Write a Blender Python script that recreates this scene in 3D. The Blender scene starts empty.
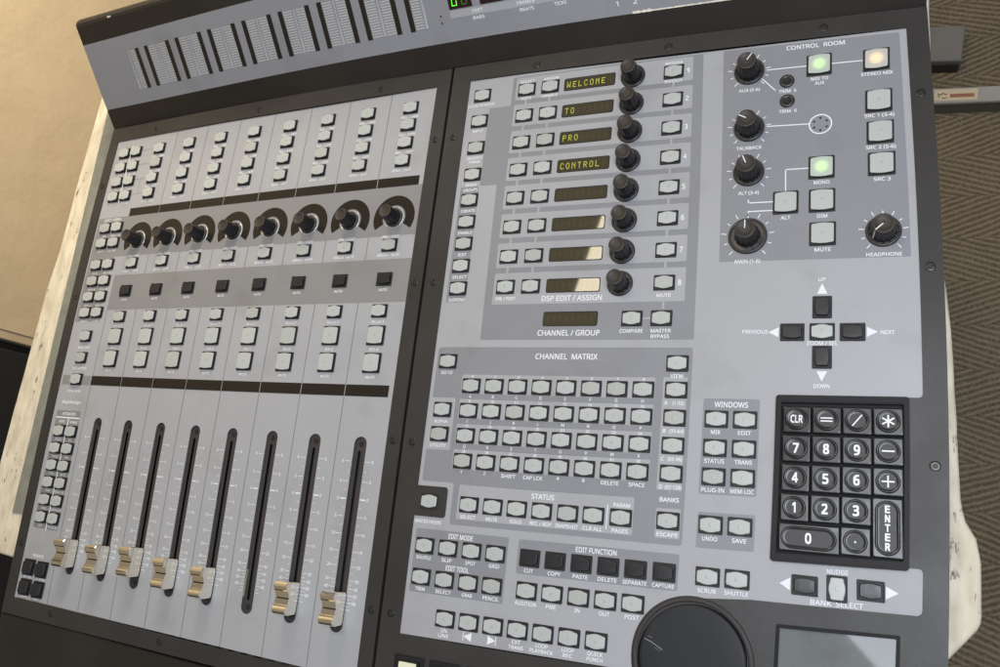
import bpy, bmesh, math, random
from mathutils import Vector, Matrix, noise
from mathutils.geometry import tessellate_polygon
random.seed(7)
S = 0.001                       # everything below is written in millimetres
PI = math.pi
scene = bpy.context.scene
COL = scene.collection

# ------------------------------------------------------------------ slight bow of the folded steel console
WX = [3.148, 2.527, -14.616, 0.055, 2.872, 0.897, -8.772, -0.811, -22.187, 5.894, 5.558, -39.239, -0.076, 12.091, 5.884, -18.373, 8.637, 8.525, 6.054, 3.759, 2.731]
WY = [-0.115, 4.952, 6.811, -29.821, 2.745, 5.127, 4.435, -27.315, -3.118, 3.545, 6.233, 3.321, -22.435, 6.321, 8.151, 0.312, 4.225, 4.191, 0.468, 2.942, 0.216]
T6 = [(i, j) for i in range(6) for j in range(6 - i)]
BX = [-2.589, -2.722, 0.493, -0.432, 0.09, -17.458, 1.359, -0.35, -0.081, -26.972, 8.89, -0.33, -12.341, 3.046, -0.425]
BS = [-3.182, -3.518, -0.608, -0.389, 0.086, -12.196, -0.566, 2.552, -0.298, -3.063, 0.67, 1.109, 7.838, 0.827, 2.808]
T5 = [(i, j) for i in range(5) for j in range(5 - i)]


def bow(x, y):
    yc = max(y, -260.0)
    X, Y = x / 400, yc / 400
    dx = dy = 0.0
    for a, b, (i, j) in zip(WX, WY, T6):
        t = X ** i * Y ** j
        dx += a * t
        dy += b * t
    return x + dx, y + dy


def bow3(v):
    x, y = bow(v[0], v[1])
    return (x, y, v[2])


def bow_pose(x, y):
    a = bow(x, y)
    b = bow(x + 4, y)
    c = bow(x, y + 4)
    ang = 0.5 * (math.atan2(b[1] - a[1], b[0] - a[0]) + math.atan2(-(c[0] - a[0]), c[1] - a[1]))
    return a[0], a[1], ang


KB = 0.97
NB = math.sqrt(1 + KB * KB)


def bridge_pt(x, s, h=0.0):
    """point on the sloping meter bridge face: x along, s up the slope, h out of the face"""
    X, Y = x / 400, s / 100
    dx = ds = 0.0
    for a, b, (i, j) in zip(BX, BS, T5):
        t = X ** i * Y ** j
        dx += a * t
        ds += b * t
    x += dx
    s += ds
    return (x, 309.6 + s / NB - h * KB / NB, s * KB / NB + h / NB)


# ------------------------------------------------------------------ materials
MATS = {}


def mat(name, col, rough=0.5, metal=0.0, var=0.0, vscale=60.0, bump=0.0, bscale=400.0, emit=None, estr=0.0, coat=0.0, rvar=0.0, spec=0.5, trans=0.0):
    if name in MATS:
        return MATS[name]
    m = bpy.data.materials.new(name)
    m.use_nodes = True
    nt = m.node_tree
    b = nt.nodes['Principled BSDF']
    b.inputs['Base Color'].default_value = (*col, 1)
    b.inputs['Roughness'].default_value = rough
    b.inputs['Metallic'].default_value = metal
    b.inputs['Specular IOR Level'].default_value = spec
    if coat:
        b.inputs['Coat Weight'].default_value = coat
        b.inputs['Coat Roughness'].default_value = 0.12
    if emit:
        b.inputs['Emission Color'].default_value = (*emit, 1)
        b.inputs['Emission Strength'].default_value = estr
    tc = nt.nodes.new('ShaderNodeTexCoord')
    if var > 0:
        n = nt.nodes.new('ShaderNodeTexNoise')
        n.inputs['Scale'].default_value = vscale
        n.inputs['Detail'].default_value = 6
        nt.links.new(tc.outputs['Object'], n.inputs['Vector'])
        r = nt.nodes.new('ShaderNodeValToRGB')
        r.color_ramp.elements[0].position = 0.3
        r.color_ramp.elements[1].position = 0.7
        r.color_ramp.elements[0].color = (*[c * (1 - var) for c in col], 1)
        r.color_ramp.elements[1].color = (*[min(1, c * (1 + var)) for c in col], 1)
        nt.links.new(n.outputs['Fac'], r.inputs['Fac'])
        nt.links.new(r.outputs['Color'], b.inputs['Base Color'])
    if rvar > 0:
        n = nt.nodes.new('ShaderNodeTexNoise')
        n.inputs['Scale'].default_value = vscale * 0.6
        n.inputs['Detail'].default_value = 8
        nt.links.new(tc.outputs['Object'], n.inputs['Vector'])
        mr = nt.nodes.new('ShaderNodeMapRange')
        mr.inputs['From Min'].default_value = 0.3
        mr.inputs['From Max'].default_value = 0.7
        mr.inputs['To Min'].default_value = max(0.02, rough - rvar)
        mr.inputs['To Max'].default_value = min(1, rough + rvar)
        nt.links.new(n.outputs['Fac'], mr.inputs['Value'])
        nt.links.new(mr.outputs['Result'], b.inputs['Roughness'])
    if bump > 0:
        n = nt.nodes.new('ShaderNodeTexNoise')
        n.inputs['Scale'].default_value = bscale
        n.inputs['Detail'].default_value = 3
        nt.links.new(tc.outputs['Object'], n.inputs['Vector'])
        bp = nt.nodes.new('ShaderNodeBump')
        bp.inputs['Strength'].default_value = bump
        bp.inputs['Distance'].default_value = 0.001
        nt.links.new(n.outputs['Fac'], bp.inputs['Height'])
        nt.links.new(bp.outputs['Normal'], b.inputs['Normal'])
    MATS[name] = m
    return m


PANEL = mat('panel_light_grey', (0.335, 0.335, 0.347), 0.5, var=0.035, vscale=9, bump=0.05, bscale=1500, rvar=0.12)
ZONE = mat('panel_mid_grey', (0.215, 0.217, 0.232), 0.52, var=0.03, vscale=11)
ZONED = mat('panel_band_grey', (0.215, 0.211, 0.211), 0.52, var=0.03, vscale=11)
WHITE = mat('screen_print_white', (0.74, 0.74, 0.75), 0.6)
KEYWHITE = mat('key_legend_white', (0.8, 0.8, 0.8), 0.5)
LINE = mat('print_dark_line', (0.13, 0.13, 0.135), 0.6)
CHASSIS = mat('black_powder_coat', (0.034, 0.031, 0.029), 0.40, var=0.14, vscale=14, bump=0.13, bscale=1900, rvar=0.1, spec=0.29)
BRIDGEB = mat('bridge_black', (0.020, 0.017, 0.014), 0.45, spec=0.3, var=0.15, vscale=10, bump=0.12, bscale=1400, rvar=0.08)
BRIDGEG = mat('bridge_grey', (0.25, 0.252, 0.27), 0.45, var=0.05, vscale=7, bump=0.04, bscale=1500, rvar=0.06)
METER = mat('meter_window', (0.020, 0.016, 0.012), 0.25, spec=0.3)
BEZEL = mat('button_bezel', (0.022, 0.020, 0.020), 0.5, spec=0.3)
CAP = mat('button_cap', (0.50, 0.518, 0.495), 0.42, var=0.03, vscale=80)
LENS = mat('button_lens', (0.36, 0.40, 0.365), 0.35)
BLACKCAP = mat('black_button_cap', (0.022, 0.022, 0.023), 0.34, spec=0.32, rvar=0.08, vscale=200)
KNOB = mat('knob_black', (0.014, 0.013, 0.014), 0.34, spec=0.4)
KNOBTOP = mat('knob_top_black', (0.040, 0.032, 0.026), 0.5, spec=0.35)
RING = mat('knob_ring', (0.03, 0.026, 0.026), 0.35)
SILVER = mat('silver_ring', (0.62, 0.62, 0.6), 0.3, metal=0.6)
SLOT = mat('slot_liner', (0.040, 0.034, 0.033), 0.55, spec=0.35)
SLOTIN = mat('slot_gap', (0.006, 0.006, 0.006), 0.6)
CHROME = mat('fader_metal', (0.90, 0.85, 0.74), 0.08, metal=1.0, var=0.05, vscale=300)
CAPLINE = mat('fader_line', (0.01, 0.01, 0.01), 0.5)
GLASS = mat('display_glass', (0.055, 0.045, 0.026), 0.03, spec=0.5)
GLASSSEG = mat('display_unlit', (0.078, 0.064, 0.036), 0.03)
DOTON = mat('display_dot', (0.3, 0.3, 0.02), 0.4, emit=(0.55, 0.55, 0.07), estr=0.6)
KEYM = mat('key_black', (0.016, 0.0145, 0.0145), 0.24, spec=0.35, rvar=0.07, vscale=160)
KEYCAPM = mat('key_cap_black', (0.038, 0.035, 0.035), 0.45, spec=0.3)
FRAMEM = mat('keypad_frame', (0.017, 0.015, 0.016), 0.5, spec=0.15)
SCREW = mat('screw_black', (0.03, 0.028, 0.026), 0.3, metal=0.4)
SCREWIN = mat('screw_hole', (0.004, 0.004, 0.004), 0.7)
GREEN = mat('digit_green', (0.05, 0.3, 0.02), 0.4, emit=(0.12, 1.0, 0.03), estr=1.6)
GREEND = mat('digit_green_dim', (0.03, 0.1, 0.02), 0.4, emit=(0.05, 0.4, 0.02), estr=0.25)
REDBLACK = mat('time_window', (0.02, 0.006, 0.008), 0.2)
PALEMETAL = mat('pale_metal', (0.75, 0.70, 0.58), 0.3, var=0.2, vscale=300)
PAD = mat('touch_pad', (0.16, 0.17, 0.168), 0.04, spec=0.22, var=0.08, vscale=35)
CREAMKEY = mat('transport_cream', (0.72, 0.70, 0.50), 0.5)
WHEEL = mat('wheel_black', (0.022, 0.023, 0.025), 0.45, spec=0.18, rvar=0.06, vscale=60)
SCRATCH = mat('scratch_grey', (0.42, 0.42, 0.40), 0.5)


def age(m, smudge=0.88, dust=0.25, sc=14.0, dsc=420.0):
    """faint hand smudges and sparse dust specks over a painted surface"""
    nt = m.node_tree
    b = nt.nodes['Principled BSDF']
    tc = nt.nodes.new('ShaderNodeTexCoord')
    src = b.inputs['Base Color'].links[0].from_socket if b.inputs['Base Color'].links else None
    n1 = nt.nodes.new('ShaderNodeTexNoise')
    n1.inputs['Scale'].default_value = sc
    n1.inputs['Detail'].default_value = 7
    n1.inputs['Roughness'].default_value = 0.62
    nt.links.new(tc.outputs['Object'], n1.inputs['Vector'])
    r1 = nt.nodes.new('ShaderNodeMapRange')
    r1.inputs['From Min'].default_value = 0.53
    r1.inputs['From Max'].default_value = 0.72
    nt.links.new(n1.outputs['Fac'], r1.inputs['Value'])
    mx = nt.nodes.new('ShaderNodeMix')
    mx.data_type = 'RGBA'
    mx.blend_type = 'MULTIPLY'
    nt.links.new(r1.outputs['Result'], mx.inputs[0])
    if src:
        nt.links.new(src, mx.inputs[6])
    else:
        mx.inputs[6].default_value = b.inputs['Base Color'].default_value
    mx.inputs[7].default_value = (smudge, smudge * 0.985, smudge * 0.96, 1)
    n2 = nt.nodes.new('ShaderNodeTexVoronoi')
    n2.inputs['Scale'].default_value = dsc
    nt.links.new(tc.outputs['Object'], n2.inputs['Vector'])
    n3 = nt.nodes.new('ShaderNodeTexNoise')
    n3.inputs['Scale'].default_value = 37
    nt.links.new(tc.outputs['Object'], n3.inputs['Vector'])
    th = nt.nodes.new('ShaderNodeMath')
    th.operation = 'MULTIPLY_ADD'
    th.inputs[1].default_value = 0.20
    th.inputs[2].default_value = -0.045
    nt.links.new(n3.outputs['Fac'], th.inputs[0])
    lt = nt.nodes.new('ShaderNodeMath')
    lt.operation = 'LESS_THAN'
    nt.links.new(n2.outputs['Distance'], lt.inputs[0])
    nt.links.new(th.outputs[0], lt.inputs[1])
    ml = nt.nodes.new('ShaderNodeMath')
    ml.operation = 'MULTIPLY'
    ml.inputs[1].default_value = dust
    nt.links.new(lt.outputs[0], ml.inputs[0])
    m2 = nt.nodes.new('ShaderNodeMix')
    m2.data_type = 'RGBA'
    nt.links.new(ml.outputs[0], m2.inputs[0])
    nt.links.new(mx.outputs[2], m2.inputs[6])
    m2.inputs[7].default_value = (0.55, 0.54, 0.5, 1)
    nt.links.new(m2.outputs[2], b.inputs['Base Color'])


age(PANEL, 0.86, 0.10)
age(ZONE, 0.88, 0.08)
age(ZONED, 0.88, 0.08)
age(BRIDGEG, 0.84, 0.12)
age(CHASSIS, 1.25, 0.16, 10)
age(BRIDGEB, 1.2, 0.14, 10)
age(WHEEL, 1.3, 0.12, 20)
age(PAD, 0.85, 0.10, 30)
age(KNOBTOP, 1.3, 0.15, 90)
age(KEYCAPM, 1.25, 0.10, 60)


def vary(m, a, c):
    """caps have aged unevenly: each one its own tint"""
    nt = m.node_tree
    b = nt.nodes['Principled BSDF']
    oi = nt.nodes.new('ShaderNodeObjectInfo')
    r = nt.nodes.new('ShaderNodeValToRGB')
    r.color_ramp.elements[0].color = (*a, 1)
    r.color_ramp.elements[0].position = 0.0
    r.color_ramp.elements[1].color = (*c, 1)
    e = r.color_ramp.elements.new(0.18)
    e.color = (*[0.35 * u + 0.65 * v for u, v in zip(a, c)], 1)
    nt.links.new(oi.outputs['Random'], r.inputs['Fac'])
    nt.links.new(r.outputs['Color'], b.inputs['Base Color'])


vary(CAP, (0.355, 0.36, 0.335), (0.425, 0.44, 0.422))


# ------------------------------------------------------------------ mesh builder
class MB:
    def __init__(self):
        self.v = []
        self.f = []
        self.m = []
        self.mats = []
        self.smooth = []

    def mi(self, m):
        if m not in self.mats:
            self.mats.append(m)
        return self.mats.index(m)

    def add(self, vs, fs, m, smooth=False):
        o = len(self.v)
        self.v += [tuple(q) for q in vs]
        k = self.mi(m)
        for f in fs:
            self.f.append(tuple(i + o for i in f))
            self.m.append(k)
            self.smooth.append(smooth)

    def box(self, x0, x1, y0, y1, z0, z1, m, bev=0.0):
        if bev <= 0:
            vs = [(x0, y0, z0), (x1, y0, z0), (x1, y1, z0), (x0, y1, z0), (x0, y0, z1), (x1, y0, z1), (x1, y1, z1), (x0, y1, z1)]
            fs = [(0, 3, 2, 1), (4, 5, 6, 7), (0, 1, 5, 4), (1, 2, 6, 5), (2, 3, 7, 6), (3, 0, 4, 7)]
            self.add(vs, fs, m)
        else:
            b = bev
            self.loops([rect(x0, x1, y0, y1, b, 2, z0), rect(x0, x1, y0, y1, b, 2, z1 - b), rect(x0 + b * .8, x1 - b * .8, y0 + b * .8, y1 - b * .8, b, 2, z1)], m, cap_top=True, cap_bot=True)

    def loops(self, Ls, m, cap_top=False, cap_bot=False, smooth=False, closed=True, mtop=None):
        o = []
        vs = []
        for L in Ls:
            o.append(len(vs))
            vs += L
        n = len(Ls[0])
        fs = []
        for a in range(len(Ls) - 1):
            for i in range(n if closed else n - 1):
                j = (i + 1) % n
                fs.append((o[a] + i, o[a] + j, o[a + 1] + j, o[a + 1] + i))
        self.add(vs, fs, m, smooth)
        if cap_bot:
            self.add(Ls[0], [tuple(range(n))[::-1]], m)
        if cap_top:
            self.add(Ls[-1], [tuple(range(n))], mtop or m)

    def lathe(self, prof, m, cx=0, cy=0, n=32, smooth=True, ribs=0, ribd=0.0, cap=True, mtop=None):
        Ls = []
        for r, z in prof:
            L = []
            for i in range(n):
                a = 2 * PI * i / n
                rr = r
                if ribs and r > 1:
                    rr = r * (1 - ribd * (0.5 + 0.5 * math.cos(ribs * a)))
                L.append((cx + rr * math.cos(a), cy + rr * math.sin(a), z))
            Ls.append(L)
        self.loops(Ls, m, cap_top=cap, smooth=smooth, mtop=mtop)

    def flat(self, outer, holes, z, m):
        polys = [[Vector((x, y, 0)) for x, y in outer]] + [[Vector((x, y, 0)) for x, y in h] for h in holes]
        tris = tessellate_polygon(polys)
        pts = [q for P_ in polys for q in P_]
        vs = [(q.x, q.y, z) for q in pts]
        fs = []
        for t in tris:
            a, b, c = (pts[i] for i in t)
            cr = (b.x - a.x) * (c.y - a.y) - (b.y - a.y) * (c.x - a.x)
            if abs(cr) < 1e-9:
                continue
            fs.append(tuple(t) if cr > 0 else tuple(t)[::-1])
        self.add(vs, fs, m)

    def plate(self, outer, holes, z0, z1, m, mside=None):
        """flat plate with holes: top sheet and all side walls"""
        self.flat(outer, holes, z1, m)
        for k, L in enumerate([outer] + holes):
            a = area(L)
            LL = L if (a > 0) == (k == 0) else L[::-1]
            n = len(LL)
            vs = [(x, y, z0) for x, y in LL] + [(x, y, z1) for x, y in LL]
            self.add(vs, [(i, (i + 1) % n, n + (i + 1) % n, n + i) for i in range(n)], mside or m)

    def build(self, name, parent=None, warp=None, loc=None, rot=0.0, sub=None):
        me = bpy.data.meshes.new(name)
        vs = self.v
        if warp:
            vs = [warp(v) for v in vs]
        me.from_pydata([(x * S, y * S, z * S) for x, y, z in vs], [], self.f)
        for m in self.mats:
            me.materials.append(m)
        me.polygons.foreach_set('material_index', self.m)
        me.polygons.foreach_set('use_smooth', self.smooth)
        me.update()
        o = bpy.data.objects.new(name, me)
        COL.objects.link(o)
        if loc:
            o.location = (loc[0] * S, loc[1] * S, loc[2] * S)
        o.rotation_euler.z = rot
        if parent:
            o.parent = parent
        return o


def area(L):
    return 0.5 * sum(L[i][0] * L[(i + 1) % len(L)][1] - L[(i + 1) % len(L)][0] * L[i][1] for i in range(len(L)))


def rect(x0, x1, y0, y1, r=0.0, seg=3, z=None):
    if r <= 0:
        L = [(x0, y0), (x1, y0), (x1, y1), (x0, y1)]
    else:
        L = []
        for cx, cy, a0 in ((x1 - r, y0 + r, -PI / 2), (x1 - r, y1 - r, 0), (x0 + r, y1 - r, PI / 2), (x0 + r, y0 + r, PI)):
            for i in range(seg + 1):
                a = a0 + PI / 2 * i / seg
                L.append((cx + r * math.cos(a), cy + r * math.sin(a)))
    return [(x, y, z) for x, y in L] if z is not None else L


def dense(L, step=16.0):
    out = []
    for i in range(len(L)):
        a = L[i]
        b = L[(i + 1) % len(L)]
        n = max(1, int(math.hypot(b[0] - a[0], b[1] - a[1]) / step))
        for k in range(n):
            out.append((a[0] + (b[0] - a[0]) * k / n, a[1] + (b[1] - a[1]) * k / n))
    return out


def circ(cx, cy, r, n=28, a0=0.0, a1=2 * PI, ends=False):
    m = n + 1 if ends else n
    return [(cx + r * math.cos(a0 + (a1 - a0) * i / n), cy + r * math.sin(a0 + (a1 - a0) * i / n)) for i in range(m)]


# ------------------------------------------------------------------ lettering (built-in font turned into mesh)
_tc = {}
try:                                            # Blender's own interface face, if this install has it
    FACE = bpy.data.fonts.load(bpy.utils.resource_path('LOCAL') + '/datafiles/fonts/NotoSansHebrew-Regular.woff2')
except Exception:
    FACE = None


def glyphs(s, bold=0.02, res=2):
    k = (s, bold)
    if k in _tc:
        return _tc[k]
    cu = bpy.data.curves.new('t', 'FONT')
    cu.body = s
    if FACE:
        cu.font = FACE
    cu.size = 1
    cu.resolution_u = res
    o = bpy.data.objects.new('t', cu)
    COL.objects.link(o)
    dg = bpy.context.evaluated_depsgraph_get()
    me = o.evaluated_get(dg).to_mesh()
    vs = [tuple(v.co) for v in me.vertices]
    fs = [tuple(p.vertices) for p in me.polygons]
    nz = [p.normal.z for p in me.polygons]
    fs = [f if z > 0 else f[::-1] for f, z in zip(fs, nz)]
    o.evaluated_get(dg).to_mesh_clear()
    bpy.data.objects.remove(o)
    bpy.data.curves.remove(cu)
    # heavier strokes: the outline laid down again a hair's breadth to each side
    base_v, base_f = vs, fs
    vs, fs = [], []
    e = bold * 1.15
    for q, (ex, ey) in enumerate(((0, 0), (e, e), (-e, e), (e, -e), (-e, -e)) if bold else ((0, 0),)):
        fs += [tuple(i + len(vs) for i in f) for f in base_f]
        vs += [(v[0] + ex, v[1] + ey, q * 0.006) for v in base_v]
    xs = [v[0] for v in vs] or [0, 1]
    _tc[k] = (vs, fs, min(xs), max(xs))
    return _tc[k]


_h = glyphs('H', 0.0)
CAPH = max(v[1] for v in _h[0])


def text(mb, s, x, y, h, w=None, z=0.25, m=None, bold=0.013, align='c', dens=None, fn=None, rot=0.0, vert=None):
    """cap height h (mm), centred on x, y; w = exact width, dens = width per character / h"""
    vs, fs, x0, x1 = glyphs(s, bold)
    k = h / CAPH
    wid = (x1 - x0) * k
    if w is None and dens:
        w = dens * h * len(s)
    kx = k * (w / wid) if w else k
    wid = (x1 - x0) * kx
    ox = {'c': -wid / 2, 'l': 0, 'r': -wid}[align]
    c, sn = math.cos(rot), math.sin(rot)
    out = []
    for v in vs:
        a = (v[0] - x0) * kx + ox
        b = v[1] * k - h / 2
        q = (x + a * c - b * sn, y + a * sn + b * c, z + v[2])
        out.append(fn(q) if fn else q)
    mb.add(out, fs, m or WHITE)


# ------------------------------------------------------------------ the console
console = bpy.data.objects.new('mixing_console', None)
COL.objects.link(console)
console['label'] = 'large black and grey mixing console with faders, knobs and keypad on the cream desk'
console['category'] = 'mixing console'

CH0, CHP = -656.4, 45.79
CX = [CH0 + CHP * i for i in range(8)]
SEP = [CH0 - CHP / 2 + CHP * i for i in range(8)]
ZF = 0.9          # top of the black frame above the grey panels

# --- chassis: body, frames, armrest edge
FL = (-730.5, -311.3, -213.9, 291.6)       # fader panel x0 x1 y0 y1
CPX0, CPX1, CPY1 = -277.9, 79.0, 292.8


def ctrl_outline():
    L = [(CPX0, -172.9), (-99.2, -172.9)]
    # around the jog wheel housing, counter-clockwise seen from the panel: up and over
    for i in range(0, 17):
        a = math.radians(198 - i * (198 - 86) / 16)
        L.append((-60.5 + 40.2 * math.cos(a), -160.6 + 40.2 * math.sin(a)))
    L += [(-25, -118.2), (36, -118.6), (76.5, -119.0), (78.6, -117.5), (79.0, -115.5), (79.0, -93.0), (78.2, -91.2), (76.3, -90.6), (-11.5, -90.8), (-13.4, -90.2), (-14.0, -88.6), (-13.4, 14.0), (-12.7, 15.8), (-11.4, 16.4),
          (76.6, 16.4), (78.4, 17.2), (79.0, 18.9), (CPX1, CPY1), (CPX0, CPY1), (CPX0, -60.4), (-253.2, -60.4), (-251.6, -62.0), (-251.4, -81.9), (-253.0, -83.6), (CPX0, -83.6)]
    return L


CO = dense(ctrl_outline(), 14)

mb = MB()
# deep body under everything
mb.plate(dense([(-744.5, -231), (-298.2, -231), (-298.2, 330), (-744.5, 330)], 30), [], -62, -8, CHASSIS)
mb.plate(dense([(-295.8, -231), (94.2, -231), (94.2, 330), (-295.8, 330)], 30), [], -62, -8, CHASSIS)
# fader side frame
mb.plate(dense(rect(-744.5, -298.2, -230.6, 309.6, 0.8, 2), 14), [dense(rect(*FL, 0.5, 2), 14)], -8, ZF, CHASSIS)
# control side frame
mb.plate(dense(rect(-295.6, 94.2, -230.6, 309.6, 0.8, 2), 14), [CO, dense(rect(-8.2, 66.6, -190, -131.6, 1.0, 2), 14), dense(rect(-11.6, 68.9, -89.6, 14.9, 0.8, 2), 14), circ(-60.5, -160.6, 36.0, 48)], -8, ZF, CHASSIS)
chassis = mb.build('chassis', console, bow3)
mb = MB()
prof = [(-231.6, -60), (-231.6, -0.8), (-232.6, -0.1), (-300, -1.5), (-318, -6), (-330, -18), (-334, -40), (-330, -60)]
for a in range(len(prof) - 1):
    n = 40
    xs = [-745 + 839 * i / n for i in range(n + 1)]
    vs = [(x, prof[a][0], prof[a][1]) for x in xs] + [(x, prof[a + 1][0], prof[a + 1][1]) for x in xs]
    mb.add(vs, [(i, n + 1 + i, n + 2 + i, i + 1) for i in range(n)], BRIDGEB, True)
for x in (-745, 94):
    mb.add([(x, y, z) for y, z in prof], [tuple(range(len(prof)))], BRIDGEB)
mb.build('armrest', console, bow3)

# --- screws in the frame
for x, y in [(-670.6, 299.9), (-520.2, 299.2), (-371.6, 299.2), (-215.3, 299.6), (-100.5, 300.3), (20.0, 301.0), (-304.8, 237.3), (-304.8, 104.5), (-304.9, -27), (-305, -158.9), (-287.2, 237.3), (-287.2, 104.3), (-287.3, -27.2), (-287.3, -159.1),
             (85.8, 237.0), (85.8, 105.1), (85.8, -26.9), (-670.4, -221.6), (-519.8, -221), (-736.5, -160.5), (-736.5, 104), (-738, 237)]:
    sb = MB()
    sb.lathe([(3.3, 0), (3.3, 0.25), (2.9, 0.5), (1.5, 0.35)], SCREW, n=20, cap=False)
    sb.lathe([(1.5, 0.35), (1.3, -0.4)], SCREWIN, n=6, smooth=False)
    px, py, an = bow_pose(x, y)
    sb.build('screw', console, loc=(px, py, ZF - 0.05), rot=random.random())

# ================================================================== FADER PANEL
fp = MB()
holes = [dense(rect(x - 6.0, x + 6.0, -181.4, -25.6, 5.9, 8), 14) for x in CX]
arcs = []
fp.plate(dense(rect(*FL), 14), holes, -5, 0, PANEL)
R_ = 22.0
fp.flat(dense(rect(-680.2, -311.8, 148.8, 195.2)), [], 0.1, ZONED)
fp.flat(dense(rect(-728.4, -688.5, 76.2, 195.6, 0.4, 1)), [], 0.11, ZONED)
fp.flat(dense(rect(-688.5, -680.2, 148.8, 195.4)), [], 0.11, ZONED)
fp.flat(dense(rect(-680.2, -311.8, 88.6, 127.2)), [], 0.1, ZONED)
fp.flat(dense(rect(-727.4, -681.5, 7.2, 17.3)), [], 0.1, ZONED)
fp.flat(dense(rect(-724.8, -685.8, -142.8, -20.4, 0.8, 2)), [], 0.1, ZONED)
for x in SEP:
    for y0, y1 in ((204.4, 290.8), (17.7, 88.6), (-213, 7.4), (127.2, 148.8)):
        if x == SEP[0] and y0 > 100:
            continue
        fp.flat(dense([(x - 0.28, y0), (x + 0.28, y0), (x + 0.28, y1), (x - 0.28, y1)]), [], 0.16, LINE)
# grey link lines from the side buttons to channel one
for y in (275.0, 257.2, 239.2, 221.3):
    fp.flat([(-685, y), (-666, y), (-666, y + .5), (-685, y + .5)], [], 0.16, ZONE)
fp.flat([(-676, 221.3), (-675.5, 221.3), (-675.5, 239.2), (-676, 239.2)], [], 0.16, ZONE)
fp.flat([(-704.0, 214), (-702.9, 214), (-702.9, 284), (-704.0, 284)], [], 0.16, WHITE)
fp.flat([(-704.1, -144), (-702.9, -144), (-702.9, -28), (-704.1, -28)], [], 0.16, WHITE)
fp.flat([(-724, -28.6), (-686, -28.6), (-686, -27.4), (-724, -27.4)], [], 0.17, WHITE)
# labels of the channel strips
rows = [(273.8, 'SEL / INS'), (256.0, 'EQ / DYN'), (238.05, 'REC / RDY'), (220.2, 'SEND / OUT')]
for i, x in enumerate(CX):
    for y, s in rows:
        text(fp, s, x + 0.2, y - 9.3, 2.3, w=2.0 * len(s) if len(s) < 10 else 19)
    text(fp, 'PRE / POST', x, 149.4 - 1.6, 2.3, w=17)
    text(fp, 'ASSIGN / MUTE', x, 130.9, 2.3, w=22.5)
    text(fp, 'AUTO', x, 99.6, 2.3, w=8.6)
    text(fp, 'SELECT', x, 71.4, 2.3, w=12.6)
    text(fp, 'SOLO', x, 47.6, 2.3, w=9)
    text(fp, 'MUTE', x, 23.8, 2.3, w=9)
    # fader scale
    maj = [(-46.0, '6', 0), (-62.1, '3', 0), (-76.3, '0', 1), (-90.3, '5', 0), (-104.2, '10', 0), (-117.7, '15', 0), (-129.4, '20', 0), (-140.3, '30', 0), (-146.5, '40', 0), (-151.9, '50', 0), (-157.4, '60', 0), (-162.8, '', 0)]
    for k, (y, s, thick) in enumerate(maj):
        hh = 0.5 if thick else 0.2
        for sg in (-1, 1):
            a, b = sorted((x + sg * 7.0, x + sg * (12.0 if s else 11.2)))
            fp.flat([(a, y - hh), (b, y - hh), (b, y + hh), (a, y + hh)], [], 0.17, WHITE)
            if s:
                text(fp, s, x + sg * 14.2, y, 2.4, w=1.7 * len(s))
        if k < len(maj) - 1:
            ym = (y + maj[k + 1][0]) / 2
            for sg in (-1, 1):
                a, b = sorted((x + sg * 7.2, x + sg * 9.4))
                fp.flat([(a, ym - .16), (b, ym - .16), (b, ym + .16), (a, ym + .16)], [], 0.17, WHITE)
# dimples left by removed lettering on the AUTO band
for x in CX:
    for dx, y in ((12, 122), (13, 114), (12.6, 106), (13.4, 98), (4, 90.5)):
        fp.flat(circ(x + dx, y, 0.9, 8), [], 0.14, ZONE)
LX, RX = -713.4, -694.1
for y, a, b in ((274.5, 'INPUT', 'OUTPUT'), (256.5, 'DYN', 'INSERT'), (238.5, 'EQ', 'SEND'), (220.7, 'EDIT', 'BYPASS')):
    text(fp, a, LX, y - 9.1, 2.2, w=2.0 * len(a))
    text(fp, b, RX + 1, y - 9.1, 2.2, w=2.0 * len(b))
text(fp, 'SELECT / ASSIGN', -705.5, 194.0 - 1.2, 2.9, w=27)
for y, a, b in ((183.2, 'PAN', 'SEND LVL'), (165.3, 'INPUT', 'OUTPUT'), (140.1, 'MUTE', 'ASSIGN'), (121.7, 'SEND A', 'SEND B'), (103.8, 'SEND C', 'SEND D'), (86.0, 'SEND E', 'FLIP')):
    text(fp, a, LX, y - 9.3, 2.2, w=2.05 * len(a))
    text(fp, b, RX, y - 9.3, 2.2, w=2.05 * len(b))
text(fp, 'BANK SWAP', -703.5, 47.5, 2.4, w=19)
text(fp, 'AUTO SUSPEND', -703.5, 25.0, 2.4, w=23)
text(fp, 'DISPLAY MODE', -704, 0.2, 2.4, w=22)
text(fp, 'digidesign', -704.5, -11.4, 3.2, w=30)
text(fp, 'AUTOMATION', -704.5, -24.0, 2.8, w=21.5)
text(fp, 'MODE', LX, -32.2, 2.3, w=8.6)
text(fp, 'ENABLE', RX, -32.4, 2.3, w=12)
for y, a, b in ((-42.2, 'WRITE', 'VOL'), (-60.1, 'TOUCH', 'PAN'), (-78.0, 'LTCH', 'MUTE'), (-95.6, 'TRIM', 'SEND LVL'), (-113.6, 'READ', 'SENDMUTE'), (-131.4, 'OFF', 'PLUG-IN')):
    text(fp, a, LX, y - 8.9, 2.2, w=2.0 * len(a))
    text(fp, b, RX, y - 8.9, 2.2, w=2.0 * len(b) if len(b) < 8 else 15)
text(fp, 'INSERTS', -706.5, -170.4, 3.0, w=17)
text(fp, 'BP / SW', -716.8, -192.2, 2.3, w=12)
text(fp, 'F / ASGN', -696.6, -192.2, 2.3, w=13.5)
text(fp, 'CLEAR', -716.6, -211.2, 2.3, w=12)
text(fp, 'ALL', -696.6, -211.2, 2.3, w=7.5)
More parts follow.
